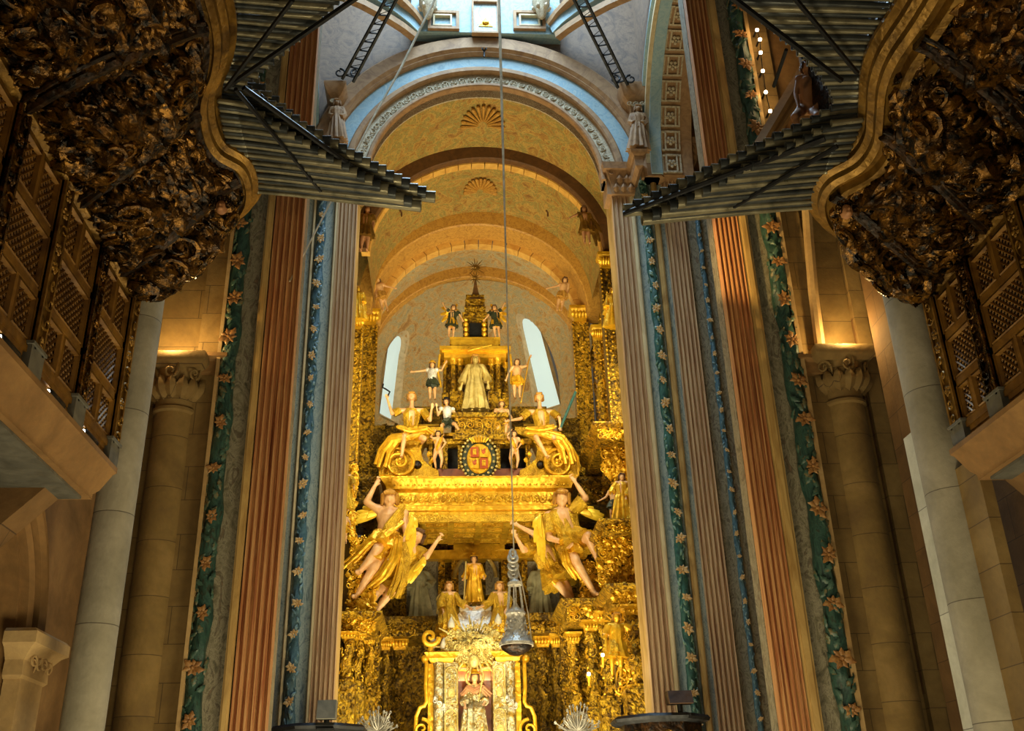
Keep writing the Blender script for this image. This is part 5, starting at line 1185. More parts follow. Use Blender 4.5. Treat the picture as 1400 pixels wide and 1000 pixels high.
# wall behind the altar under the canopy
b = MB(); b.box((-3.4, 30.2, 0), (3.75, 30.5, PZ(700, 30.2))); struct(b, 'wall_altar', 'gold_dark')
t = thing('painted_reredos', 'arched reredos with green painted panels behind the golden pilgrim saint', 'altar panel', (.17, 29.9, PZ(850, 29.9)))
gbox(t, 'panel', 'marble_grey', [(556, 768, 603, 850), (722, 768, 765, 850), (626, 768, 640, 812), (664, 768, 682, 812)], 29.9, .15)
gbox(t, 'pilasters', 'gold_carved', [(599, 762, 608, 850), (617, 764, 627, 850), (686, 764, 694, 850), (714, 762, 722, 850), (765, 762, 772, 850), (548, 762, 556, 850)], 29.8, .3)
gbox(t, 'lintel', 'gold', [(548, 752, 772, 764), (620, 744, 690, 752)], 29.6, .5)
q = MB(); cz = P(650, 790, 29.8); q.tube([cz + Vector((math.cos(PI * k / 16) * .62, 0, math.sin(PI * k / 16) * .7)) for k in range(17)], .06, 8); q.obj('arch', 'gold_pale', t)
for x, lab in ((574, 'grey painted figure standing behind the left flying angels'), (738, 'grey painted figure standing behind the hanging censer')):
    statue('grey_statue', lab, 29.5, tmpl(x, 768, 850, 29.5, rel=(.22, .34), rwr=(.1, .42, -.1)), skin='cloth_grey', hair=None, wear=[('robe', 'cloth_grey')], vox=.03)
statue('pilgrim_statue', 'gilded standing pilgrim saint on the silver pedestal above the sunburst', 28.2, tmpl(648, 760, 828, 28.2, lwr=(-.2, .46, -.1), rwr=(.2, .44, -.1)), hair='hair', wear=[('robe', G1)], hat='gold', hold=[('staff', 'gold_pale', [(637, 768, -.25), (634, 826, -.25)], 1.0)],
       wing=None, vox=.02)
for x, s, lab in ((614, 1, 'gilded kneeling king left of the pilgrim saint touching the pedestal'), (683, -1, 'gilded kneeling king right of the pilgrim saint touching the pedestal')):
    statue('king_statue', lab, 27.9, dict(head=(x, 802), neck=(x, 810), chest=(x, 817), pelvis=(x - 1 * s, 838), lsh=(x - 8, 813), rsh=(x + 8, 813), lel=(x - 12 if s > 0 else x - 14, 825, -.1), rel=(x + (14 if s > 0 else 12), 824, -.1),
           lwr=(x - 8 if s > 0 else x - 26, 836 if s > 0 else 830, -.2), rwr=(x + (26 if s > 0 else 8), 830 if s > 0 else 836, -.2), lkn=(x - 4, 852, -.3), rkn=(x + 5, 852, -.2), lan=(x - 5, 866, -.1), ran=(x + 6, 866)), S=1.75, hair='hair_gold', wear=[('robe', G2)], vox=.018,
           wing=[((x - 6 * s, 812), [(x - 17 * s, 822), (x - 16 * s, 840), (x - 14 * s, 862)], 4, 'gold_pale')])
for x, lab in ((614, 'gilded block under the left kneeling king'), (683, 'gilded block under the right kneeling king')):
    t = thing('figure_pedestal', lab, 'pedestal', P(x, 892, 27.9)); gbox(t, 'block', 'gold_carved', [(x - 11, 867, x + 11, 892)], 27.6, .6); gbox(t, 'top_moulding', 'gold', [(x - 13, 866, x + 13, 869)], 27.55, .7)
t = thing('silver_pedestal', 'flaring grey silver pedestal under the golden pilgrim saint', 'pedestal', P(650, 860, 28))
q = MB(); zt, zb = PZ(829, 27.9), PZ(862, 27.9); xc = P(650, 840, 27.9).x; w1, w2 = 18 * spx(27.9), 36 * spx(27.9)
q.loft([[Vector((xc + sx * w_, 28.2 + sy * w_ * .6, z)) for sx, sy in ((-1, -1), (1, -1), (1, 1), (-1, 1))] for w_, z in ((w2, zb), (w2 * .82, zb + (zt - zb) * .3), (w1 * 1.1, zt - .12), (w1 * 1.15, zt - .1), (w1 * 1.15, zt))], True, True); q.obj('body', 'silver', t)
t = thing('sunburst_relief', 'dense silver and gold sunburst of rays and scrolls above the camarin niche', 'ornament', P(648, 905, 26.2))
q = MB(); cc = P(648, 884, 26.3)
for k in range(40):
    a = 2 * PI * k / 40; L = (26 + 9 * (k % 3)) * spx(26.3) * (1.15 if abs(math.cos(a)) > .5 else .9); q.cap(cc, cc + Vector((math.cos(a) * L, -.05 * (k % 2), math.sin(a) * L)), .05, .018, 6)
q.obj('rays', 'gold_pale', t)
q = MB(); rn = random.Random(3)
for k in range(190):
    a = rn.uniform(0, 2 * PI); r = rn.random() ** .6; px_, py_ = 648 + math.cos(a) * r * 40, 884 + math.sin(a) * r * (30 if math.sin(a) < 0 else 22)
    q.inst(TS[rn.choice((0, 1, 2, 3, 5))], P(px_, py_, 26.25 - .25 * (1 - r)), frame((rn.uniform(-.4, .4), -1, rn.uniform(-.3, .3))) @ Matrix.Rotation(rn.uniform(0, 6), 3, 'Z'), rn.uniform(.08, .17))
q.obj('scrollwork', 'gold_pale', t)
q = MB(); q.ell(P(648, 905, 26.0), (.14, .08, .16)); q.obj('central_boss', 'gold_pale', t)

# camarin: silver frame with niche and seated saint
Yk = 26.2
t = thing('camarin_frame', 'silver and gold altar frame with relief panels either side of the niche', 'altar frame', (.1, Yk + .5, 0))
def kz(y): return PZ(y, Yk, 648)
zb = .9
for (a, c_, m_, dy, nm) in ((607, 626.5, 'silver_gilt', 0, 'relief_panel'), (674, 692, 'silver_gilt', 0, 'relief_panel'), (702, 713, 'gold', .25, 'outer_pilaster'), (585, 594, 'gold', .25, 'outer_pilaster')):
    q = MB(); x0, x1 = PX(a, Yk, 950), PX(c_, Yk, 950); q.box((x0, Yk + dy, zb), (x1, Yk + .8, kz(905))); q.obj(nm, m_, t)
    if nm == 'relief_panel':
        q = MB(); xm, hw = (x0 + x1) / 2, (x1 - x0) / 2 - .03
        for (ya, yb_) in ((912, 962), (970, 1010)):
            z0, z1 = kz(yb_), kz(ya); path = [Vector((xm - hw, Yk - .02, z0)), Vector((xm - hw, Yk - .02, z1 - hw))] + [Vector((xm - hw * math.cos(PI * k / 8), Yk - .02, z1 - hw + hw * math.sin(PI * k / 8))) for k in range(9)] + [Vector((xm + hw, Yk - .02, z0))]
            q.tube(path, .022, 6, True, 1, True)
            for k in range(7): q.inst(TS[(0, 1, 5)[k % 3]], (xm + (.04 if k % 2 else -.04), Yk - .01, z0 + (z1 - z0) * (k + .5) / 7.5), frame((0, -1, 0)), .10)
            q.ell((xm, Yk - .02, z0 + (z1 - z0) * .3), (.1, .03, .13))
        q.obj('panel_relief', 'gold_pale', t)
for x in (600, 698):
    q = MB(); c_ = P(x, 950, Yk + .1); c_.z = 0; q.lathe([(.13, zb), (.13, kz(968)), (.15, kz(966)), (.15, kz(962)), (.125, kz(960)), (.12, kz(912)), (.15, kz(908)), (.16, kz(905))], c_, 16); o = q.obj('silver_column', 'silver_gilt', t)
    q = MB(); [q.inst(TS[k % 3], c_ + Vector((.12 * math.sin(k), -.13, kz(966) - .1 + .06 * k)), frame((0, -1, 0)), .09) for k in range(6)]; q.obj('column_spray', 'silver', o)
q = MB()
for (a, c_) in ((590, 618), (680, 708)): x0, x1 = PX(a, Yk, 898), PX(c_, Yk, 898); mould(q, x0, x1, Yk, Yk + .8, [(0, kz(906)), (.04, kz(904)), (.06, kz(900)), (.14, kz(897)), (.18, kz(893)), (.1, kz(891))])
q.obj('cornice', 'gold', t)
for s, xo in ((-1, 583), (1, 717)):
    q = MB(); xs = lambda d: xo + s * d
    q.tube([P(xs(0), 905, Yk), P(xs(1), 940, Yk), P(xs(0), 960, Yk), P(xs(3), 966, Yk), P(xs(9), 968, Yk), P(xs(14), 980, Yk), P(xs(15), 1000, Yk), P(xs(12), 1020, Yk)], .05, 8)
    spiral(q, P(xs(6), 998, Yk), .24, 1.5, s, .045, .1, 0, PI / 2); q.ell(P(xs(2), 901, Yk - .05), .1, 10, 8); q.obj('side_scroll', 'gold', t)
q = MB(); x0, x1 = PX(627, Yk, 950), PX(673, Yk, 950); q.box((x0, Yk + .75, zb), (x1, Yk + .85, kz(905))); q.obj('niche_back', 'red_marble', t)
q = MB(); q.box((x0, Yk + .1, kz(912)), (x1, Yk + .8, kz(902))); q.obj('niche_head', 'gold_carved', t)
q = MB(); q.box((PX(586, Yk, 950), Yk - .1, 0), (PX(714, Yk, 950), Yk + .9, zb)); q.obj('altar_base', 'silver_gilt', t)
for (x, y, r) in ((592, 880, 4.5), (607, 882, 4.5), (617, 853, 4.2), (681, 848, 4.2), (701, 884, 4)):
    lab = {592: 'white flame finial at the far left of the camarin cornice', 607: 'white flame finial second from the left on the camarin cornice', 617: 'white flame finial in front of the left kneeling king', 681: 'white flame finial in front of the right kneeling king', 701: 'white flame finial on the right part of the camarin cornice, partly behind the censer'}[x]
    c_ = P(x, y, Yk + .1); k = spx(Yk) * r * 1.15; tt = thing('flame_finial', lab, 'finial', c_ + Vector((0, 0, -2 * k)), 'white finials'); q = MB(); q.lathe([(.3 * k, -2 * k), (.3 * k, -1.2 * k), (.9 * k, -.9 * k), (1 * k, -.3 * k), (.75 * k, .6 * k), (.2 * k, 1.6 * k), (.001, 1.9 * k)], c_, 12); q.obj('flame', 'white_wax', tt)
    q = MB(); q.lathe([(.6 * k, -2.2 * k), (.6 * k, -2 * k), (.2 * k, -1.7 * k), (.4 * k, -1.2 * k)], c_, 10); q.obj('base', 'gold', tt)
def halo(t, W, S):
    q = MB(); h = W['head']; q.tube([h + Vector((math.cos(a) * .135 * S, .03, math.sin(a) * .135 * S + .01)) for a in [2 * PI * k / 24 for k in range(24)]], .022 * S, 6, False, 1, True); q.obj('halo', 'gold_pale', t)
statue('enthroned_saint_statue', 'seated saint with halo, caped robe and staff inside the niche', Yk + .3, dict(head=(649, 927), neck=(649, 936), chest=(649, 944), pelvis=(649, 968, .1), lsh=(640, 941), rsh=(659, 941), lel=(634, 955), rel=(664, 955), lwr=(636, 965, -.25), rwr=(662, 962, -.25),
       lkn=(640, 975, -.35), rkn=(658, 975, -.35), lan=(640, 1005, -.3), ran=(658, 1005, -.3)), S=1.65, wear=[('robe', 'silver_gilt'), ('cloth', 'flesh_brown', [(632, 950, -.12), (641, 941, -.15), (649, 946, -.2), (658, 941, -.15), (668, 950, -.12)], 6)], hat='gold', hold=[('staff', 'gold_pale', [(661, 921, -.35), (654, 960, -.35)], 1.0)], extra=halo, vox=.018)
t = thing('gold_scroll_urn', 'bright gold scroll ornament left of the flame finials on the camarin', 'ornament', P(586, 895, Yk)); q = MB(); spiral(q, P(588, 872, Yk), .22, 1.4, -1, .07, .1, 0, 0); q.cap(P(588, 890, Yk), P(590, 882, Yk), .08, .05); q.obj('scroll', 'gold', t)

# gilded columns and pilasters along the chancel walls
def gcol(px, y0, y1, Y, rpx, label, kind='twist', m='gold_carved', base=None, name='gilded_column', cap=True, orn=None):
    c_ = P(px, (y0 + y1) / 2, Y); z1, z0 = P(px, y0, Y).z, P(px, y1, Y).z; r = rpx * spx(Y); c_.z = 0
    t = thing(name, label, 'column', Vector((c_.x, Y, z0))); H = z1 - z0; ch = min(.5, H * .12)
    if kind == 'twist':
        tw = twisted(c_.x, Y, r * .75, z0 + .12, z1 - ch, 1.0, .32, 1 if px < 655 else -1, int(H * 14)); sh = tw.obj('shaft', m, t)
        q = MB(); rn = random.Random(int(px)); n = orn or int(H * 13)
        for i in range(n):
            z = z0 + .15 + (H - ch - .25) * i / n; a = PI + rn.uniform(.1, .9) * PI; q.inst(TS[rn.choice((0, 1, 2, 3, 5))], (c_.x + math.cos(a) * r * .95, Y + math.sin(a) * r * .95, z), frame((math.cos(a), math.sin(a), 0)) @ Matrix.Rotation(rn.uniform(0, 6), 3, 'Z'), r * .45)
        q.obj('vine_carving', 'gold' if m != 'gold_dark' else 'gold_carved', sh)
    else:
        q = MB(); q.box((c_.x - r, Y - .1, z0), (c_.x + r, Y + .4, z1 - ch)); [q.box((c_.x + a * r - .03, Y - .15, z0), (c_.x + a * r + .03, Y - .05, z1 - ch)) for a in (-1, 1)]; sh = q.obj('shaft', m, t)
        q = MB(); n = int(H / .16); rn = random.Random(int(px))
        for i in range(n):
            z = z0 + (H - ch) * (i + .5) / n
            for a in (-1, 1): q.inst(STUD, (c_.x + a * r, Y - .16, z), frame((0, -1, 0)), .065)
            q.inst(TS[rn.choice((0, 1, 2, 3, 5))], (c_.x + rn.uniform(-.4, .4) * r, Y - .1, z), frame((0, -1, 0)) @ Matrix.Rotation(rn.uniform(0, 6), 3, 'Z'), r * .36)
        q.obj('studded_carving', 'gold', sh)
    if cap:
        q = MB(); q.loft([[Vector((c_.x + sx * r * e, Y + sy * r * e, z)) for sx, sy in ((-1, -1), (1, -1), (1, 1), (-1, 1))] for e, z in ((.85, z1 - ch), (.9, z1 - ch * .5), (1.25, z1 - ch * .25), (1.4, z1 - ch * .2), (1.45, z1))])
        for i in range(5): q.inst(TS[4], (c_.x + (i - 2) * r * .45, Y - r * .95, z1 - ch * .6), frame((0, -1, -.3)), ch * .4)
        q.obj('capital', 'gold', t)
    q = MB(); q.lathe([(r * 1.3, z0), (r * 1.3, z0 + .05), (r * 1.1, z0 + .08), (r * 1.2, z0 + .12), (r * .8, z0 + .16)], c_, 16)
    if base:
        zb_ = P(px, base, Y).z; e = 1.35; q.box((c_.x - r * e, Y - r * e, zb_), (c_.x + r * e, Y + r * e, z0)); q.box((c_.x - r * 1.5, Y - r * 1.5, z0 - .1), (c_.x + r * 1.5, Y + r * 1.5, z0 - .0)); q.box((c_.x - r * 1.5, Y - r * 1.5, zb_), (c_.x + r * 1.5, Y + r * 1.5, zb_ + .15))
    q.obj('base', 'gold_carved' if m != 'gold_dark' else 'gold_dark', t); return t
gcol(503, 428, 645, 29.0, 10, 'tall studded gold pilaster left of the apse', 'pil', base=660)
gcol(484, 432, 655, 26.5, 8, 'narrow studded gold pilaster at the left edge of the chancel opening', 'pil')
gcol(798, 424, 645, 29.0, 11, 'tall studded gold pilaster right of the apse', 'pil', base=665)
gcol(836, 350, 590, 25.4, 9, 'tall studded gold pilaster nearest the right crossing pier', 'pil', m='gold_dark')
gcol(822, 448, 640, 27.4, 7, 'slender gold twisted column between the two right pilasters', 'twist')
gcol(475, 866, 938, 25.6, 9, 'bright gold twisted column nearest the left crossing pier', base=1010)
gcol(490, 868, 940, 26.3, 7, 'second bright gold twisted column from the left crossing pier', base=1010)
gcol(504, 872, 955, 27.2, 7, 'third gold twisted column from the left crossing pier', base=1010)
gcol(545, 872, 1030, 29.3, 9, 'dark gilded column in the shade left of the camarin', m='gold_dark')
gcol(526, 872, 1030, 28.9, 6, 'slim dark gilded column in the left shade beside a pale strip', m='gold_dark')
gcol(744, 868, 1030, 29.3, 9, 'dark gilded column in the shade right of the hanging censer', m='gold_dark')
gcol(764, 868, 1030, 28.9, 7, 'slim dark gilded column in the right shade', m='gold_dark')
gcol(786, 866, 1000, 27.6, 8, 'gold twisted column behind the two bright right altar columns', base=1020)
gcol(810, 850, 975, 26.6, 9, 'bright gold twisted column with a small lit lamp, right of the altar', base=1020)
gcol(829, 838, 960, 25.8, 9, 'bright gold twisted column second from the right crossing pier', base=1020)
gcol(868, 830, 945, 24.2, 13, 'stout bright gold column nearest the right crossing pier', base=985)
# entablatures between the levels, stepping along the side walls
def entab(nm, lab, x0, x1, y0, y1, Y, back, m='gold_carved', n=10):
    t = thing(nm, lab, 'cornice', (P((x0 + x1) / 2, y1, Y)))
    a, c_ = P(x0, (y0 + y1) / 2, Y).x, P(x1, (y0 + y1) / 2, Y).x; z1, z0 = P((x0 + x1) / 2, y0, Y).z, P((x0 + x1) / 2, y1, Y).z; h = z1 - z0
    q = MB(); mould(q, a, c_, Y, back, [(0, z0), (.05, z0 + .12 * h), (.02, z0 + .16 * h), (.02, z0 + .6 * h), (.08, z0 + .68 * h), (.16, z0 + .82 * h), (.2, z0 + .9 * h), (.2, z1)]); q.obj('moulding', m, t)
    q = MB(); fn = plane_fn((a, Y - .01, z0 + .15 * h), (c_ - a, 0, 0), (0, 0, .45 * h), (0, -1, 0)); ornament(q, fn, int(n * 2.2), min(.16, .28 * h), int(x0), (0, 1, 2, 3, 5)); q.obj('frieze_carving', 'gold' if m != 'gold_dark' else 'gold_carved', t)
entab('gilded_cornice', 'gilded cornice over the bright left altar columns', 464, 512, 838, 866, 26.0, 31, 'gold_carved', 16)
entab('gilded_cornice', 'dark gilded cornice left of the camarin under the grey figure', 512, 590, 845, 870, 28.6, 30.4, 'gold_dark', 16)
entab('gilded_cornice', 'dark gilded cornice right of the camarin behind the censer', 712, 775, 840, 866, 28.6, 30.4, 'gold_dark', 16)
entab('gilded_cornice', 'gilded cornice over the bright right altar columns', 776, 846, 820, 850, 26.4, 31, 'gold_carved', 18)
entab('gilded_cornice', 'gilded ledge nearest the right crossing pier under the small standing figures', 828, 885, 712, 728, 24.4, 27, 'gold_carved', 12)
entab('gilded_cornice', 'gilded ledge above the stout right column', 838, 890, 800, 830, 24.0, 26, 'gold_carved', 18)
entab('gilded_cornice', 'gilded ledge high on the right under the tall studded pilaster', 820, 862, 580, 602, 25.0, 28, 'gold_carved', 12)
entab('gilded_cornice', 'gilded cornice behind the raised arm of the right flying angel', 795, 832, 655, 690, 27.8, 31, 'gold_dark', 12)
entab('gilded_cornice', 'gilded cornice behind the raised arm of the left flying angel', 468, 506, 655, 690, 27.8, 31, 'gold_dark', 12)
# carved gilt fillings of the side walls
for (lab, x0, y0, x1, y1, Y, n, m) in (('mass of gilded leafwork below the left flying angels', 462, 735, 512, 840, 26.6, 220, 'gold'), ('mass of gilded leafwork below the right flying angels', 820, 735, 884, 800, 24.9, 200, 'gold'),
        ('gilded leafwork beside the stout right column', 845, 830, 886, 960, 24.6, 160, 'gold'), ('gilded leafwork between the right altar columns', 772, 855, 846, 1000, 27.9, 230, 'gold_carved'), ('gilded leafwork behind the left altar columns', 458, 860, 516, 1000, 27.4, 230, 'gold_carved'),
        ('gilded leafwork above the small figures at the right', 826, 604, 872, 655, 25.6, 90, 'gold'), ('gilded leafwork under the left chancel pilasters', 464, 640, 482, 735, 26.4, 80, 'gold'), ('dark gilded carving below the left apse window', 508, 582, 545, 655, 28.7, 90, 'gold_dark'), ('dark gilded carving below the right apse window', 766, 572, 796, 655, 28.7, 80, 'gold_dark'), ('gilded leafwork under the right flying angel feet', 795, 770, 842, 822, 26.9, 110, 'gold')):
    tt = thing('gilded_panel', lab, 'carved panel', P((x0 + x1) / 2, y1, Y)); q = MB(); a, c_ = P(x0, y1, Y), P(x1, y1, Y); h = P(x0, y0, Y).z - a.z; a.x = max(a.x, -3.42); c_.x = min(c_.x, 3.95); q.box((a.x, Y, a.z), (c_.x, Y + .25, a.z + h)); q.obj('ground', 'gold_dark', tt)
    q = MB(); ornament(q, plane_fn((a.x, Y, a.z), (c_.x - a.x, 0, 0), (0, 0, h), (0, -1, 0)), n, .15, int(x0 + y0)); q.obj('leafwork', m, tt)
# angels and small figures on the walls
statue('angel_statue', 'painted angel leaning on the inner golden rib at its left foot', 28.4, tmpl(527, 380, 426, 28.4, lean=-.25, rel=(.2, .25), rwr=(.42, .3)), wear=[('skirt', 'rib_gold')], vox=.02)
statue('angel_statue', 'painted angel leaning on the inner golden rib at its right foot', 28.4, tmpl(764, 380, 426, 28.4, lean=.2, lel=(-.22, .25), lwr=(-.42, .3)), wear=[('skirt', 'rib_gold')], vox=.02)
statue('angel_statue', 'dark gilded angel at the left foot of the brown middle rib', 24.8, tmpl(497, 283, 345, 24.8, lean=.1), skin='flesh_brown', wear=[('tunic', 'gilt_mould')], wing=[((495, 295), [(483, 320), (484, 330), (488, 338)], 4, 'gilt_mould')], vox=.03)
statue('angel_statue', 'dark gilded angel pointing from the right foot of the brown middle rib', 24.8, tmpl(803, 283, 335, 24.8, lean=-.1, lel=(-.2, .2), lwr=(-.42, .3)), skin='flesh_brown', wear=[('tunic', 'gilt_mould')], wing=[((806, 295), [(822, 318), (820, 330), (816, 336)], 4, 'gilt_mould')], vox=.03)
for x, yt, yb, Y, lab, s in ((490, 392, 440, 25.0, 'golden winged bust crowning the narrow left pilaster', -1), (838, 395, 450, 24.9, 'golden winged bust against the tall right pilaster', 1)):
    statue('winged_bust', lab, Y, tmpl(x, yt, yb, Y), skin='gold', hair='hair_gold', noleg=True, wear=[('robe', G1)], wing=[((x, yt + 14), [(x - 10, yt + 50), (x - 13, yt + 36), (x - 12, yt + 20), (x - 9, yt + 6)], 4, 'gold'), ((x, yt + 14), [(x + 8, yt + 48), (x + 11, yt + 34), (x + 10, yt + 18)], 4, 'gold')], vox=.03)
for x, yt, yb, Y, lab, w_ in ((850, 648, 714, 24.6, 'standing gilded figure on the right ledge beside the crossing pier', 'gold'), (839, 662, 716, 24.9, 'half bare figure on the right ledge stretching its arm left', 'cloth_dark'), (868, 655, 714, 24.5, 'small gilded figure on the right ledge, nearest the pier', 'gold_fine'), (472, 640, 700, 24.8, 'pale standing figure at the left edge of the chancel', 'gold_fine'), (470, 700, 745, 24.6, 'small figure low at the left edge of the chancel', 'gold')):
    statue('small_statue', lab, Y, tmpl(x, yt, yb, Y, lel=(-.2, .34), lwr=(-.36 if x == 839 else -.2, .42, -.05), rel=(.18, .3), rwr=(.2, .44, -.1)), wear=[('robe' if x not in (839, 470) else 'skirt', w_)], vox=.022)
statue('small_statue', 'bright gold figure standing beside the stout right altar column', 23.7, tmpl(843, 838, 930, 23.7, rwr=(.22, .2), rel=(.2, .25)), skin='gold', hair='hair_gold', wear=[('tunic', 'gold'), ('skirt', 'gold_fine')], vox=.025)
# little lit lamps on the right altar columns
for x, y, lab in ((824, 896, 'star bright little lamp on the gilded column, upper of the two'), (805, 922, 'star bright little lamp on the gilded column, lower of the two')):
    c_ = P(x, y, 25.2); tt = thing('altar_lamp', lab, 'lamp', c_ + Vector((0, 0, -.12))); q = MB(); q.ell(c_, .045); q.obj('bulb', 'led', tt); q = MB(); q.lathe([(.02, -.3), (.05, -.12), (.03, -.05)], c_, 8); q.tube([c_ + Vector((0, 0, -.25)), c_ + Vector((0, .5, -.35)), c_ + Vector((0, 1.2, -.2))], .025, 6); q.obj('holder', 'gold', tt); point('altar_lamp_light', c_ + Vector((0, -.15, 0)), 6, GOLDL, .04)
# small standing console figures at the feet of the great arch
for (x, xc0, xc1, yc0, yc1, yt, yb, ybr, lab) in ((461, 444, 474, 117, 134, 137, 196, 206, 'left'), (872, 846, 888, 118, 138, 145, 208, 226, 'right')):
    tt = thing('corbel_block', 'stone cornice block above the console figure at the %s foot of the crossing vault' % lab, 'corbel', P(x, yc1, 21.2)); q = MB(); a, c_ = P(xc0, yc0, 21.2).x, P(xc1, yc0, 21.2).x; z1, z0 = P(x, yc0, 21.2).z, P(x, yc1, 21.2).z
    mould(q, a + .2, c_ - .2, 21.2, 21.9, [(-.1, z0 - .5), (-.08, z0 - .1), (.0, z0), (.1, z0 + .1), (.2, z1 - .08), (.2, z1)]); q.obj('block', 'plaster_tan', tt)
    q = MB(); [q.inst(TS[k % 2], (a + .25 + (c_ - a - .5) * k / 4, 21.18, z0 - .15), frame((0, -1, 0)), .13) for k in range(5)]; q.obj('block_scrolls', 'relief', tt)
    statue('console_statue', 'weathered stone figure standing on a bracket at the %s foot of the great arch' % lab, 21.1, tmpl(x, yt, yb, 21.1, lwr=(-.05, .4, -.1), rwr=(.05, .42, -.1)), skin='plaster_tan', hair='plaster_tan', wear=[('robe', 'plaster_tan')], vox=.025)
    tt = thing('wall_bracket', 'small moulded bracket under the console figure at the %s foot of the great arch' % lab, 'bracket', P(x, ybr, 21.0)); q = MB(); z1, z0 = P(x, yb + 1, 21).z, P(x, ybr + 6, 21).z; a, c_ = P(x - 13, yb, 21).x, P(x + 13, yb, 21).x
    mould(q, a + .15, c_ - .15, 20.95, 21.9, [(-.1, z0), (0, z0 + .1), (.02, z1 - .14), (.1, z1 - .08), (.12, z1)]); q.obj('bracket', 'plaster_tan', tt)

for s, lab in ((1, 'carved gilding covering the right side wall of the chancel'),):
    x = XA + .08 + s * 3.88; tt = thing('wall_gilding', lab, 'carved panel', (x, 26, 7.0)); q = MB(); ornament(q, plane_fn((x, 23.3, 7.0), (0, 7.0, 0), (0, 0, 9.8), (-s, 0, 0)), 520, .2, 77 + s, (0, 1, 2, 3, 5)); q.obj('leafwork', 'gold_carved', tt)
    for k in range(4):
        q = MB(); y = 23.6 + 1.8 * k; q.box((x, y, 7), (x - s * .14, y + .5, 16.6)); [q.inst(STUD, (x - s * .15, y + dy, 7.1 + .2 * i), frame((-s, 0, 0)), .08) for i in range(47) for dy in (.06, .44)]; q.obj('studded_pilaster', 'gold', tt)
# ------------------------------------------------------------------ censer, ropes, ironwork, pulpits
Yr = 18.0
t = thing('hanging_censer', 'big silver censer hanging on the long rope in front of the altar', 'censer', P(705, 893, Yr)); s_ = spx(Yr, 850)
c = P(705, 850, Yr); z = lambda y: P(705, y, Yr).z; c.z = 0
q = MB(); q.lathe([(4 * s_, z(897)), (10 * s_, z(895)), (19 * s_, z(889)), (21.5 * s_, z(884)), (22.5 * s_, z(880))], c, 32); q.obj('bowl', 'dark_gilt', t)
q = MB(); q.lathe([(23.5 * s_, z(884)), (23.5 * s_, z(880)), (20 * s_, z(876)), (15 * s_, z(868)), (12.5 * s_, z(858)), (11.5 * s_, z(848)), (12 * s_, z(842)), (13.5 * s_, z(840)), (13 * s_, z(837)), (9 * s_, z(834)), (5 * s_, z(830)), (2 * s_, z(824)), (2.4 * s_, z(821)), (.01, z(818))], c, 32, None, True, lambda a, zz_: 1 + .035 * math.cos(14 * a + zz_ * 9)); q.obj('cover', 'silver', t)
q = MB(); rn = random.Random(4)
for i in range(70):
    f_ = rn.random(); yy = 845 + 36 * f_; rr = (12 + 9.5 * f_ ** 1.6) * s_; a = rn.uniform(PI, 2 * PI); q.inst(TS[rn.choice((0, 1, 2))], (c.x + math.cos(a) * rr, c.y + math.sin(a) * rr, z(yy)), frame((math.cos(a), math.sin(a), .2)), .045)
q.obj('chased_relief', 'silver', t)
q = MB()
for k in range(6):
    a = 2 * PI * k / 6 + .3; q.tube([(c.x + math.cos(a) * 12.5 * s_, c.y + math.sin(a) * 12.5 * s_, z(840)), (c.x + math.cos(a) * 8 * s_, c.y + math.sin(a) * 8 * s_, z(800))], .012, 6)
q.obj('chain', 'silver', t)
q = MB(); q.lathe([(10 * s_, z(801)), (10 * s_, z(797)), (7 * s_, z(795)), (4 * s_, z(792))], c, 20); q.obj('crown_plate', 'silver', t)
q = MB()
for k in range(7):
    zz_ = z(790) + (z(758) - z(790)) * k / 6; q.tube([Vector((c.x - .02 + math.cos(a) * (.05 + .03 * (k % 2)), c.y + .03 * math.sin(a), zz_ + math.sin(a) * .09)) for a in [2 * PI * j / 10 for j in range(10)]], .03, 6, False, 1, True)
q.obj('knot', 'silver', t)
tt = thing('censer_rope', 'long thin pale rope hanging vertically from the crossing to the silver censer', 'rope', P(703, 760, Yr)); x_, zb_ = c.x, z(762)
q = MB(); q.tube([Vector((x_, Yr, zb_)), Vector((x_, Yr, 12)), Vector((x_, Yr, 16)), Vector((x_, Yr, 23.5))], [.012, .016, .028, .045], 8); q.obj('rope', 'rope', tt)
q = MB(); q.tube([P(728, 885, 17.9), P(722, 840, 17.9), P(714, 800, 17.9), P(703, 760, Yr)], .010, 5); q.obj('guide_cord', 'rope', tt)
tt = thing('slanting_rope', 'pale rope slanting from the crossing down to the left fluted pier', 'rope', P(394, 385, 14.3)); q = MB(); q.tube([P(594, 0, 17.6) + Vector((.5, 0, 2.2)), P(594, 0, 17.6), P(547, 95, 16.9), P(508, 165, 16.3), P(440, 300, 14.9), P(396, 385, 14.4)], [.03, .03, .028, .022, .016, .014], 6); q.obj('rope', 'rope', tt)
tt = thing('pulley_block', 'small dark hook hanging at the crown of the great arch', 'hook', P(662, 78, 21.3)); q = MB(); q.tube([P(662, 78, 21.4), P(662, 70, 21.4), P(659, 66, 21.3)], .03, 6); q.tube([P(662, 70, 21.4), P(665, 66, 21.3)], .03, 6); q.obj('hook', 'iron', tt)
for x, y in ((549, 291), (749, 291)):
    q = MB(); q.tube([P(x, y + 5, 26.6), P(x, y, 26.6), P(x - 2, y - 3, 26.5)], .03, 6); tt = thing('vault_hook', 'tiny iron hook on the golden vault, %s of centre' % ('left' if x < 650 else 'right'), 'hook', P(x, y + 5, 26.6)); q.obj('hook', 'rib_brown', tt)
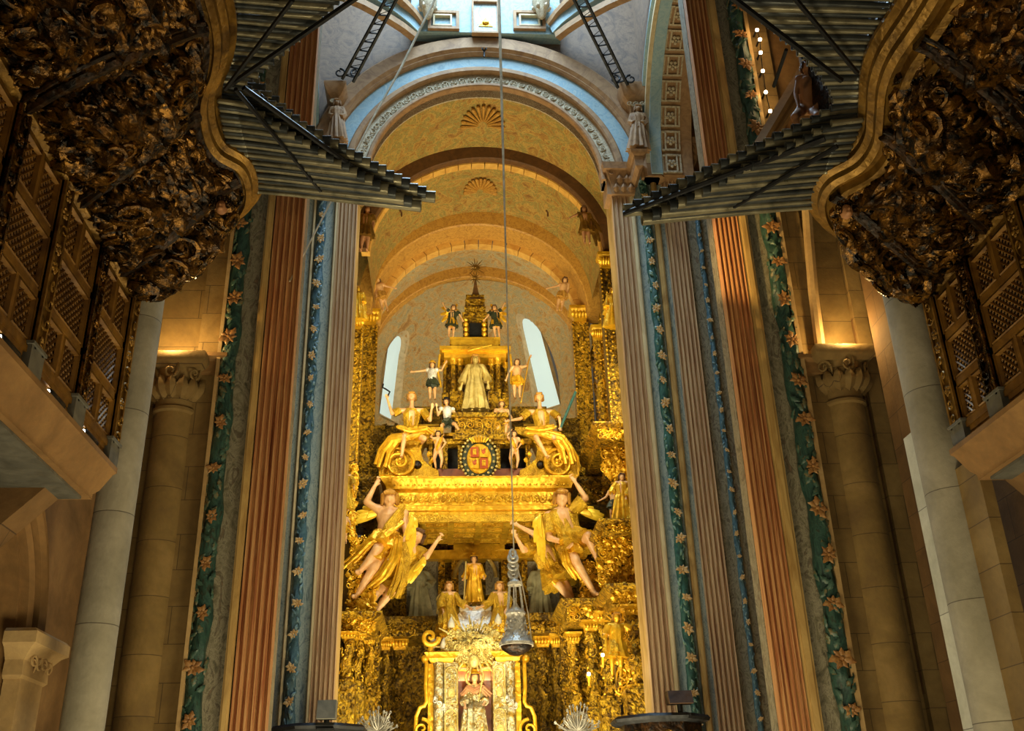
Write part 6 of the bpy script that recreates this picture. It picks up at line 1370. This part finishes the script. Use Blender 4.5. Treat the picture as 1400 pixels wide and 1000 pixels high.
# scrolled iron struts of the censer's frame
for s, pts, lab in ((-1, ((468, 108), (530, -6), (483, 112), (545, -6)), 'black iron lattice strut slanting up from the left corner of the crossing'), (1, ((845, 120), (782, -6), (858, 116), (798, -6)), 'black iron lattice strut slanting up from the right corner of the crossing')):
    a0, a1 = P(*pts[0], 21.0), P(*pts[1], 18.8); b0, b1 = P(*pts[2], 21.0), P(*pts[3], 18.8); tt = thing('iron_strut', lab, 'iron strut', (a0 + b0) / 2, 'iron struts of the crossing')
    e = 1.35
    q = MB(); q.tube([a0, a0.lerp(a1, e)], .045, 6); q.obj('rail', 'iron', tt); q = MB(); q.tube([b0, b0.lerp(b1, e)], .045, 6); q.obj('rail', 'iron', tt)
    q = MB(); n = 13
    for k in range(n): f_ = (k + .5) / n * e; q.tube([a0.lerp(a1, f_), b0.lerp(b1, f_)], .022, 5); q.tube([a0.lerp(a1, f_), b0.lerp(b1, min(e, f_ + .06))], .012, 4)
    q.obj('rungs', 'iron', tt)
    q = MB(); m_ = (a0 + b0) / 2
    for sg in (-1, 1): spiral(q, m_ + Vector((sg * .22, -.05, .18)), .16, 1.3, sg, .03, .1, 0, PI / 2)
    q.obj('foot_scroll', 'iron', tt)
for x, lab in ((585, 'carved bracket hanging from the drum frieze, left of centre'), (740, 'carved bracket hanging from the drum frieze, right of centre')):
    tt = thing('drum_bracket', lab, 'bracket', P(x, 24, 21.2)); q = MB(); z1, z0 = P(x, -10, 21.2).z, P(x, 24, 21.2).z; cx = P(x, 10, 21.2).x
    q.lathe([(.04, z0), (.12, z0 + .1), (.16, z0 + .3), (.25, z0 + .5), (.28, z1)], (cx, 21.25, 0), 12); [q.inst(TS[4], (cx + math.cos(a) * .2, 21.25 + math.sin(a) * .2, z0 + .3), frame((math.cos(a), math.sin(a), -.4)), .16) for a in (PI * 1.1, PI * 1.35, PI * 1.65, PI * 1.9)]; q.obj('bracket', 'relief', tt)
# organ sculpture behind the right pipes
statue('organ_angel_statue', 'brown carved nude figure seated among the upper right organ pipes', 9.0, dict(head=(1103, 92), neck=(1103, 104), chest=(1102, 116), pelvis=(1103, 148, .1), lsh=(1092, 108), rsh=(1115, 108), lel=(1088, 128), rel=(1122, 126), lwr=(1092, 146, -.1), rwr=(1118, 142, -.1), lkn=(1086, 160, -.3), rkn=(1118, 158, -.3), lan=(1096, 182, -.1), ran=(1126, 178, -.1)), S=1.05, skin='flesh_brown', hair='hair', vox=.014)
statue('organ_angel_statue', 'small pale carved figure high among the left organ pipes', 10.4, tmpl(340, 88, 130, 10.4, rel=(.2, .2), rwr=(.3, .0)), skin='flesh', hair='hair_gold', wear=[('skirt', 'gold')], vox=.012)
for a, c_, lab in (((1108, 82), (1130, 150), 'slanting pale wooden post beside the brown carved figure'), ((1132, 108), (1145, 165), 'short pale wooden post nearest the right organ case')):
    q = MB(); q.tube([P(*a, 9.1), P(*c_, 9.1)], .05, 4); q.obj('wooden_post', 'stone_trim', None, label=lab, cat='post')
# marble pulpits whose upper rims rise into view at the bottom
def pulpit(x0, x1, yt, Y, lab):
    cx = P((x0 + x1) / 2, yt, Y).x; r = (P(x1, yt, Y).x - P(x0, yt, Y).x) / 2; zt = P((x0 + x1) / 2, yt, Y).z
    tt = thing('pulpit', lab, 'pulpit', (cx, Y + r, 0), 'pulpits at the chancel steps')
    A = Matrix.Rotation(PI / 8, 3, 'Z'); q = MB(); q.lathe([(r * .9, zt - .14), (r * 1.02, zt - .1), (r * 1.05, zt - .05), (r * 1.0, zt)], (cx, Y + r, 0), 8, A); q.obj('rim', 'iron', tt)
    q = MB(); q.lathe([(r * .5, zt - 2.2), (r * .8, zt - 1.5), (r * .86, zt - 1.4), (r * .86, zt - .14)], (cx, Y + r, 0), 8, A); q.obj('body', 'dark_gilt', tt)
    q = MB(); q.lathe([(r * .3, 0), (r * .25, .4), (r * .2, zt - 2.4), (r * .5, zt - 2.2)], (cx, Y + r, 0), 8, A); q.obj('pedestal', 'marble_grey', tt)
    q = MB()
    for k in range(8):
        a = 2 * PI * (k + .0) / 8; n = Vector((math.cos(a), math.sin(a), 0))
        for j in range(3): q.inst(TS[j % 2], Vector((cx, Y + r, zt - .35 - .3 * j)) + n * r * .82, frame(n), .14)
    q.obj('relief', 'gilt_mould', tt); return cx, r, zt
cx, r, zt = pulpit(362, 498, 988, 19.0, 'dark octagonal pulpit rim at the bottom beside the left fluted piers')
cx2, r2, zt2 = pulpit(846, 983, 974, 18.2, 'dark octagonal pulpit rim at the bottom beside the right fluted piers')
for (x0, y0, x1, y1, Y, lab) in ((432, 956, 459, 983, 18.95, 'grey box standing on the left pulpit'), (916, 943, 947, 962, 18.2, 'small dark reading desk on the right pulpit')):
    tt = thing('reading_desk', lab, 'lectern', P((x0 + x1) / 2, y1, Y)); q = MB(); a, c_ = P(x0, y1, Y), P(x1, y0, Y)
    q.loft([[Vector((a.x, Y, a.z)), Vector((c_.x, Y, a.z)), Vector((c_.x, Y + .3, a.z)), Vector((a.x, Y + .3, a.z))], [Vector((a.x, Y + .12, c_.z)), Vector((c_.x, Y + .12, c_.z)), Vector((c_.x, Y + .4, c_.z)), Vector((a.x, Y + .4, c_.z))]]); q.obj('sloping_top', 'slate' if x0 < 600 else 'rough_wood', tt)
    q = MB(); xm = (a.x + c_.x) / 2; q.cap((xm, Y + .2, a.z), (xm, Y + .2, a.z - .2), .05, .05, 8); q.box((xm - .15, Y + .05, a.z - .2), (xm + .15, Y + .35, a.z - .16)); q.obj('stand', 'iron', tt)
# white branching candelabra
for x, w_, Y, lab in ((517, 24, 24.4, 'silvery branching candelabrum at the bottom left of the altar'), (790, 30, 24.0, 'silvery branching candelabrum at the bottom right of the altar')):
    tt = thing('candelabrum', lab, 'candelabrum', P(x, 1003, Y)); s2 = spx(Y); c_ = P(x, 1000, Y); q = MB(); rn = random.Random(x); cups = MB()
    q.cap(c_ + Vector((0, 0, -.9)), c_ + Vector((0, 0, .3)), .04, .03, 8)
    for k in range(19):
        a = PI * (k + .5) / 19; L = w_ * s2 * rn.uniform(.55, 1.05); e = c_ + Vector((math.cos(a) * L, -.05 - .05 * (k % 2), math.sin(a) * L * .95 + .05)); q.tube([c_, c_.lerp(e, .55) + Vector((0, 0, -.06)), e], [.025, .02, .012], 6); cups.ell(e + Vector((0, 0, .03)), .022, 8, 6); cups.inst(TS[5], e, frame((rn.uniform(-.5, .5), -1, rn.uniform(-.5, .5))), .055); cups.inst(TS[5], c_.lerp(e, .7), frame((0, -1, 0)), .07)
    q.obj('branches', 'silver_dull', tt); cups.obj('blossom_cups', 'silver_dull', tt)
# hanging drop on the right organ's corner
tt = thing('gilt_tassel', 'gilded carved drop hanging under the near corner of the right organ', 'ornament', P(1253, 372, 10.3)); q = MB(); c_ = P(1252, 364, 10.3); q.ell(c_, (.06, .06, .09)); q.ell(c_ + Vector((0, 0, -.13)), (.04, .04, .06)); [q.inst(TS[4], c_ + Vector((.04 * math.cos(a), .04 * math.sin(a), .05)), frame((math.cos(a), math.sin(a), .3)), .08) for a in (0, 1.5, 3, 4.5)]; q.obj('drop', 'gilt_mould', tt)
